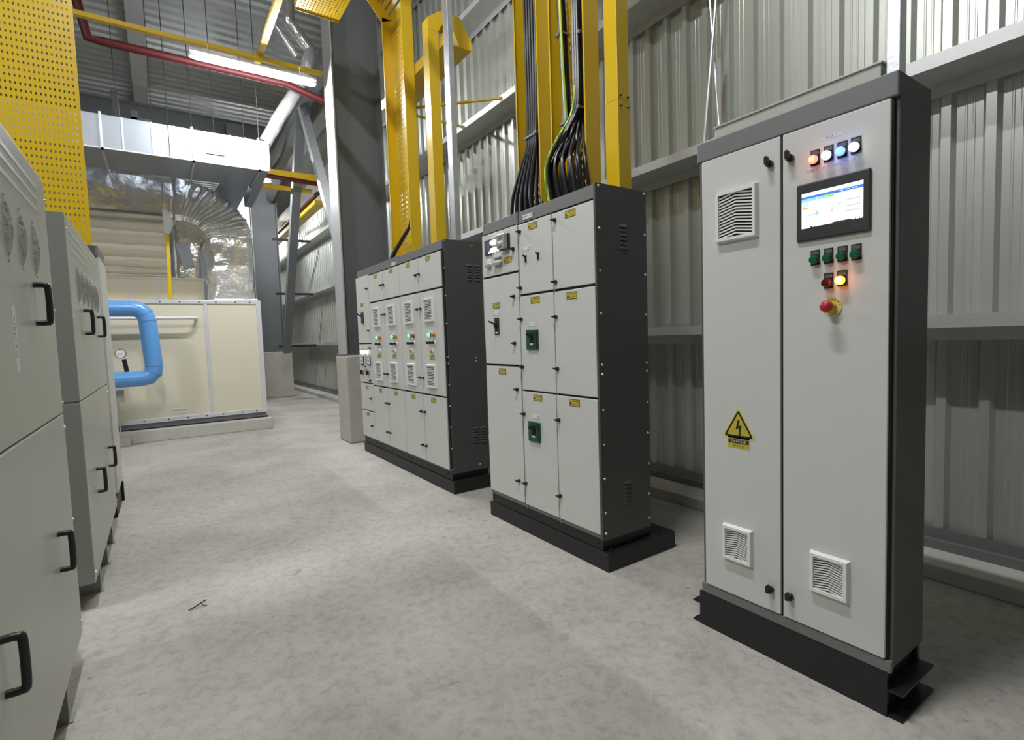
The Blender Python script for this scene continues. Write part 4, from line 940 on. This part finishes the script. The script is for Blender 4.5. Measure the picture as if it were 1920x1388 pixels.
# ------------------------------------------------------------------ pipes, channels and beams under the roof
tag(MB().tube([(-0.56, 7.85, 5.9), (-0.54, 7.85, 5.33), (-0.465, 7.85, 4.93), (-0.325, 7.85, 4.93), (1.67, 7.85, 4.93), (2.40, 7.85, 4.76), (3.0, 7.85, 4.76)], 0.048, 'red', n=12, curve=False).build('sprinkler_pipe'), 'dark red pipe crossing behind the lit ceiling lamp', 'pipe')
tag(MB().box(-2.5, 1.97, 7.06, 7.12, 4.782, 4.832, 'yellow').build('support_channel', bevel=0.003), 'yellow channel running across the room just behind the lit lamp', 'channel')
tag(MB().box(1.20, 1.27, 3.0, 7.42, 4.834, 4.884, 'yellow').build('support_channel', bevel=0.003), 'yellow channel running lengthwise above the lit lamp', 'channel')
t = thing('cable_tray', (1.7, 5.0, 5.0), 'overhead yellow perforated tray seen from below at the top of the view', 'cable tray')
mb = MB(); perf_plate(mb, 5.0, 1.46, 1.94, 4.2, 6.18, 'yellow', cp=0.034, rp=0.045, hw=0.011, hh=0.020, plane='z'); mb.build('bottom_plate', t)
for x in (1.46, 1.94): MB().box(x - 0.001, x + 0.001, 4.2, 6.18, 5.0, 5.08, 'yellow').build('side_rail', t)
MB().box(1.46, 1.94, 6.178, 6.182, 4.985, 5.08, 'yellow').build('end_plate', t)
tag(MB().box(-0.125, 0.13, -4.9, 21.9, 6.70, 6.72, 'steel_lt').box(-0.01, 0.01, -4.9, 21.9, 6.72, 6.97, 'steel_lt').box(-0.125, 0.13, -4.9, 21.9, 6.97, 6.99, 'steel_lt').build('roof_beam'), 'pale steel roof beam running lengthwise under the ribbed deck', 'beam')
for y, lb in ((6.9, 'dark steel rafter carried by the near column'), (14.25, 'dark steel rafter carried by the far column')):
    m = MB().box(-6.9, 3.1, y - 0.1, y + 0.1, 6.25, 6.27, 'steel').box(-6.9, 3.1, y - 0.008, y + 0.008, 6.27, 6.67, 'steel').box(-6.9, 3.1, y - 0.1, y + 0.1, 6.67, 6.69, 'steel')
    tag(m.build('rafter'), lb, 'beam')
# columns on pedestals
for Y, xa, xb_, lb in ((6.90, 1.985, 2.60, 'near grey steel column beyond the motor control cabinet'), (14.25, 2.02, 2.60, 'far dark grey steel column behind the cream unit')):
    t = thing('steel_column', ((xa + xb_)/2, Y, 1.14), lb, 'column')
    MB().box(xa, xa + 0.018, Y - 0.18, Y + 0.18, 1.16, 6.25, 'steel_lt').build('flange', t, label='pale front flange')
    MB().box(xb_, xb_ + 0.018, Y - 0.18, Y + 0.18, 1.16, 6.25, 'steel').build('flange', t)
    MB().box(xa + 0.018, xb_, Y - 0.008, Y + 0.008, 1.16, 6.25, 'steel').build('web', t)
    MB().box(xa - 0.03, xb_ + 0.06, Y - 0.22, Y + 0.22, 1.14, 1.16, 'steel').build('base_plate', t)
tag(MB().box(1.955, 2.80, 6.66, 7.12, 0, 1.14, 'conc').build('concrete_pedestal', bevel=0.02), 'tall concrete pedestal under the near steel column', 'pedestal')
tag(MB().box(1.95, 2.76, 13.95, 14.6, 0, 1.14, 'conc').build('concrete_pedestal', bevel=0.02), 'wide concrete pedestal under the far steel column', 'pedestal')
# chevron bracing between the columns
t = thing('chevron_brace', (2.45, 10.2, 1.2), 'grey chevron bracing forming an A shape between the two columns', 'brace')
def beam(a, b, w, m, name, parent, h=None):
    a = Vector(a); b = Vector(b); d = (b - a).normalized(); s = Vector((1, 0, 0)); u = d.cross(s).normalized(); h = h or w
    vs = [p + s * sx * w/2 + u * su * h/2 for p in (a, b) for sx, su in ((-1, -1), (1, -1), (1, 1), (-1, 1))]
    return MB().add(vs, [(0, 1, 2, 3), (7, 6, 5, 4), (0, 4, 5, 1), (1, 5, 6, 2), (2, 6, 7, 3), (3, 7, 4, 0)], m).build(name, parent)
beam((2.45, 13.0, 1.15), (2.45, 10.35, 5.65), 0.16, 'steel', 'brace_leg', t, 0.16); beam((2.45, 7.35, 1.35), (2.45, 10.25, 5.7), 0.14, 'steel_lt', 'brace_leg', t, 0.12)
MB().box(2.43, 2.47, 10.0, 10.6, 5.35, 5.75, 'steel').build('gusset_plate', t)
beam((2.45, 14.04, 5.75), (2.45, 7.1, 5.75), 0.2, 'steel', 'eaves_strut', t, 0.22)
beam((2.45, 13.9, 4.9), (2.45, 10.5, 5.6), 0.14, 'steel', 'brace_leg', t, 0.14)
# wall side cross arms beyond the near column
for z, lb in ((1.25, 'dark horizontal arm tying the far girt at waist height'), (2.50, 'dark horizontal arm tying the far girt at door-top height'), (3.78, 'dark horizontal arm tying the far girt high up')):
    tag(MB().box(2.35, 3.2, 13.3, 13.36, z, z + 0.05, 'plinth').build('tie_arm'), lb, 'bracket')
# far pipes
tag(MB().box(1.25, 2.9, 10.60, 10.68, 4.48, 4.585, 'yellow').build('support_channel'), 'yellow channel crossing beyond the rectangular duct, upper of the far two', 'channel')
tag(MB().box(1.3, 2.8, 11.3, 11.36, 4.42, 4.50, 'yellow').build('support_channel'), 'yellow channel crossing beyond the rectangular duct, lower of the far two', 'channel')
tag(MB().tube([(1.25, 10.53, 4.45), (2.88, 10.53, 4.39), (2.88, 20.0, 4.39)], 0.045, 'red', n=10, curve=False).build('sprinkler_pipe'), 'dark red pipe beyond the rectangular duct turning along the far wall', 'pipe')
tag(MB().box(2.80, 3.0, 11.1, 20.0, 4.16, 4.24, 'yellow').build('cable_tray'), 'far yellow tray running along the sheeting beyond the chevron bracing', 'cable tray')
# dark upright duct beside the far column
tag(MB().box(1.50, 1.85, 13.0, 13.4, 0.0, 6.2, 'steel').build('drop_duct'), 'dark upright duct just left of the far column', 'duct')

# ------------------------------------------------------------------ lamps
def lamp(x, y, z, label, L=1.38, along='x', m_='lamp', hang=0.15):
    t = thing('ceiling_lamp', (x, y, z), label, 'lamp', 'linear ceiling lamps')
    def T(mb):
        if along == 'y': mb.v = [(x - (v[1] - y), y + (v[0] - x), v[2]) for v in mb.v]
        return mb
    T(MB().box(x - L/2, x + L/2, y - 0.035, y + 0.035, z + 0.016, z + 0.055, 'white').box(x - L/2, x + L/2, y - 0.068, y + 0.068, z + 0.012, z + 0.016, 'white').box(x - L/2, x - L/2 + 0.05, y - 0.04, y + 0.04, z - 0.03, z + 0.058, 'white').box(x + L/2 - 0.05, x + L/2, y - 0.04, y + 0.04, z - 0.03, z + 0.058, 'white')).build('housing', t, bevel=0.004)  # wide wing plate over the diffuser is added to block upward light
    m = MB(); n = 9; vs = []
    for xx in (x - L/2 + 0.05, x + L/2 - 0.05):
        vs += [(xx, y - 0.046 * math.cos(PI*k/(n-1)), z + 0.012 - 0.062 * math.sin(PI*k/(n-1))) for k in range(n)]
    m.add(vs, [(k, k+1, n+k+1, n+k) for k in range(n-1)], m_)
    T(m).build('diffuser', t)
    for xx in (x - 0.5, x + 0.5): T(MB().tube([(xx, y, z + 0.055), (xx, y, z + hang)], 0.006, 'galv', n=6)).build('hanger', t)
lamp(1.17, 7.0, 4.63, 'lit linear lamp hanging in full view at the upper left')
lamp(1.47, 12.0, 4.77, 'lit linear lamp mostly hidden behind the rectangular duct')
lamp(2.5, 17.5, 4.66, 'lit linear lamp at the far end of the hall')
lamp(0.0, 1.6, 6.30, 'lit linear lamp under the roof beam above the near cabinets, outside the view', 1.5, 'y', 'lamp_high', 0.40)
lamp(-4.1, 2.6, 6.30, 'lit linear lamp high over the space left of the aisle', 1.5, 'y', 'lamp_high', 0.70)

# twig on the floor
t = MB().tube([(0.035, 2.985, 0.004), (0.06, 2.99, 0.009), (0.085, 3.005, 0.013), (0.115, 3.015, 0.020)], 0.0035, 'ink', n=6, sub=4).tube([(0.092, 3.006, 0.014), (0.100, 2.99, 0.006), (0.115, 2.985, 0.003)], 0.002, 'ink', n=5)
tag(t.build('twig'), 'small dark twig lying on the bare concrete floor of the aisle', 'twig')

# ------------------------------------------------------------------ camera, world, view
f_px, yaw, pitch, roll = 969.76, math.radians(34.113), math.radians(-3.593), math.radians(-1.943)
cyw, syw, cp, sp, cr, sr = math.cos(yaw), math.sin(yaw), math.cos(pitch), math.sin(pitch), math.cos(roll), math.sin(roll)
fw = Vector((syw*cp, cyw*cp, sp)); rt = Vector((cyw, -syw, 0)); up = rt.cross(fw)
r2 = cr*rt + sr*up; u2 = -sr*rt + cr*up
cam = bpy.data.cameras.new('camera'); cam.sensor_fit = 'HORIZONTAL'; cam.sensor_width = 36; cam.lens = 36 * f_px / 1920; cam.clip_start = 0.05; cam.clip_end = 100
co = bpy.data.objects.new('camera', cam); COL.objects.link(co)
co.matrix_world = Matrix(((r2.x, u2.x, -fw.x, 0), (r2.y, u2.y, -fw.y, 0), (r2.z, u2.z, -fw.z, 1.30), (0, 0, 0, 1)))
SC.camera = co
w = bpy.data.worlds.new('world'); w.use_nodes = True; SC.world = w
w.node_tree.nodes['Background'].inputs['Color'].default_value = (0.5, 0.55, 0.6, 1)
w.node_tree.nodes['Background'].inputs['Strength'].default_value = 0.02
SC.view_settings.view_transform = 'Standard'; SC.view_settings.look = 'None'; SC.view_settings.gamma = 1; SC.view_settings.use_curve_mapping = False
SC.view_settings.exposure = -0.22
SC.cycles.use_denoising = True
SC.cycles.max_bounces = 8; SC.cycles.diffuse_bounces = 5
SC.cycles.sample_clamp_indirect = 6
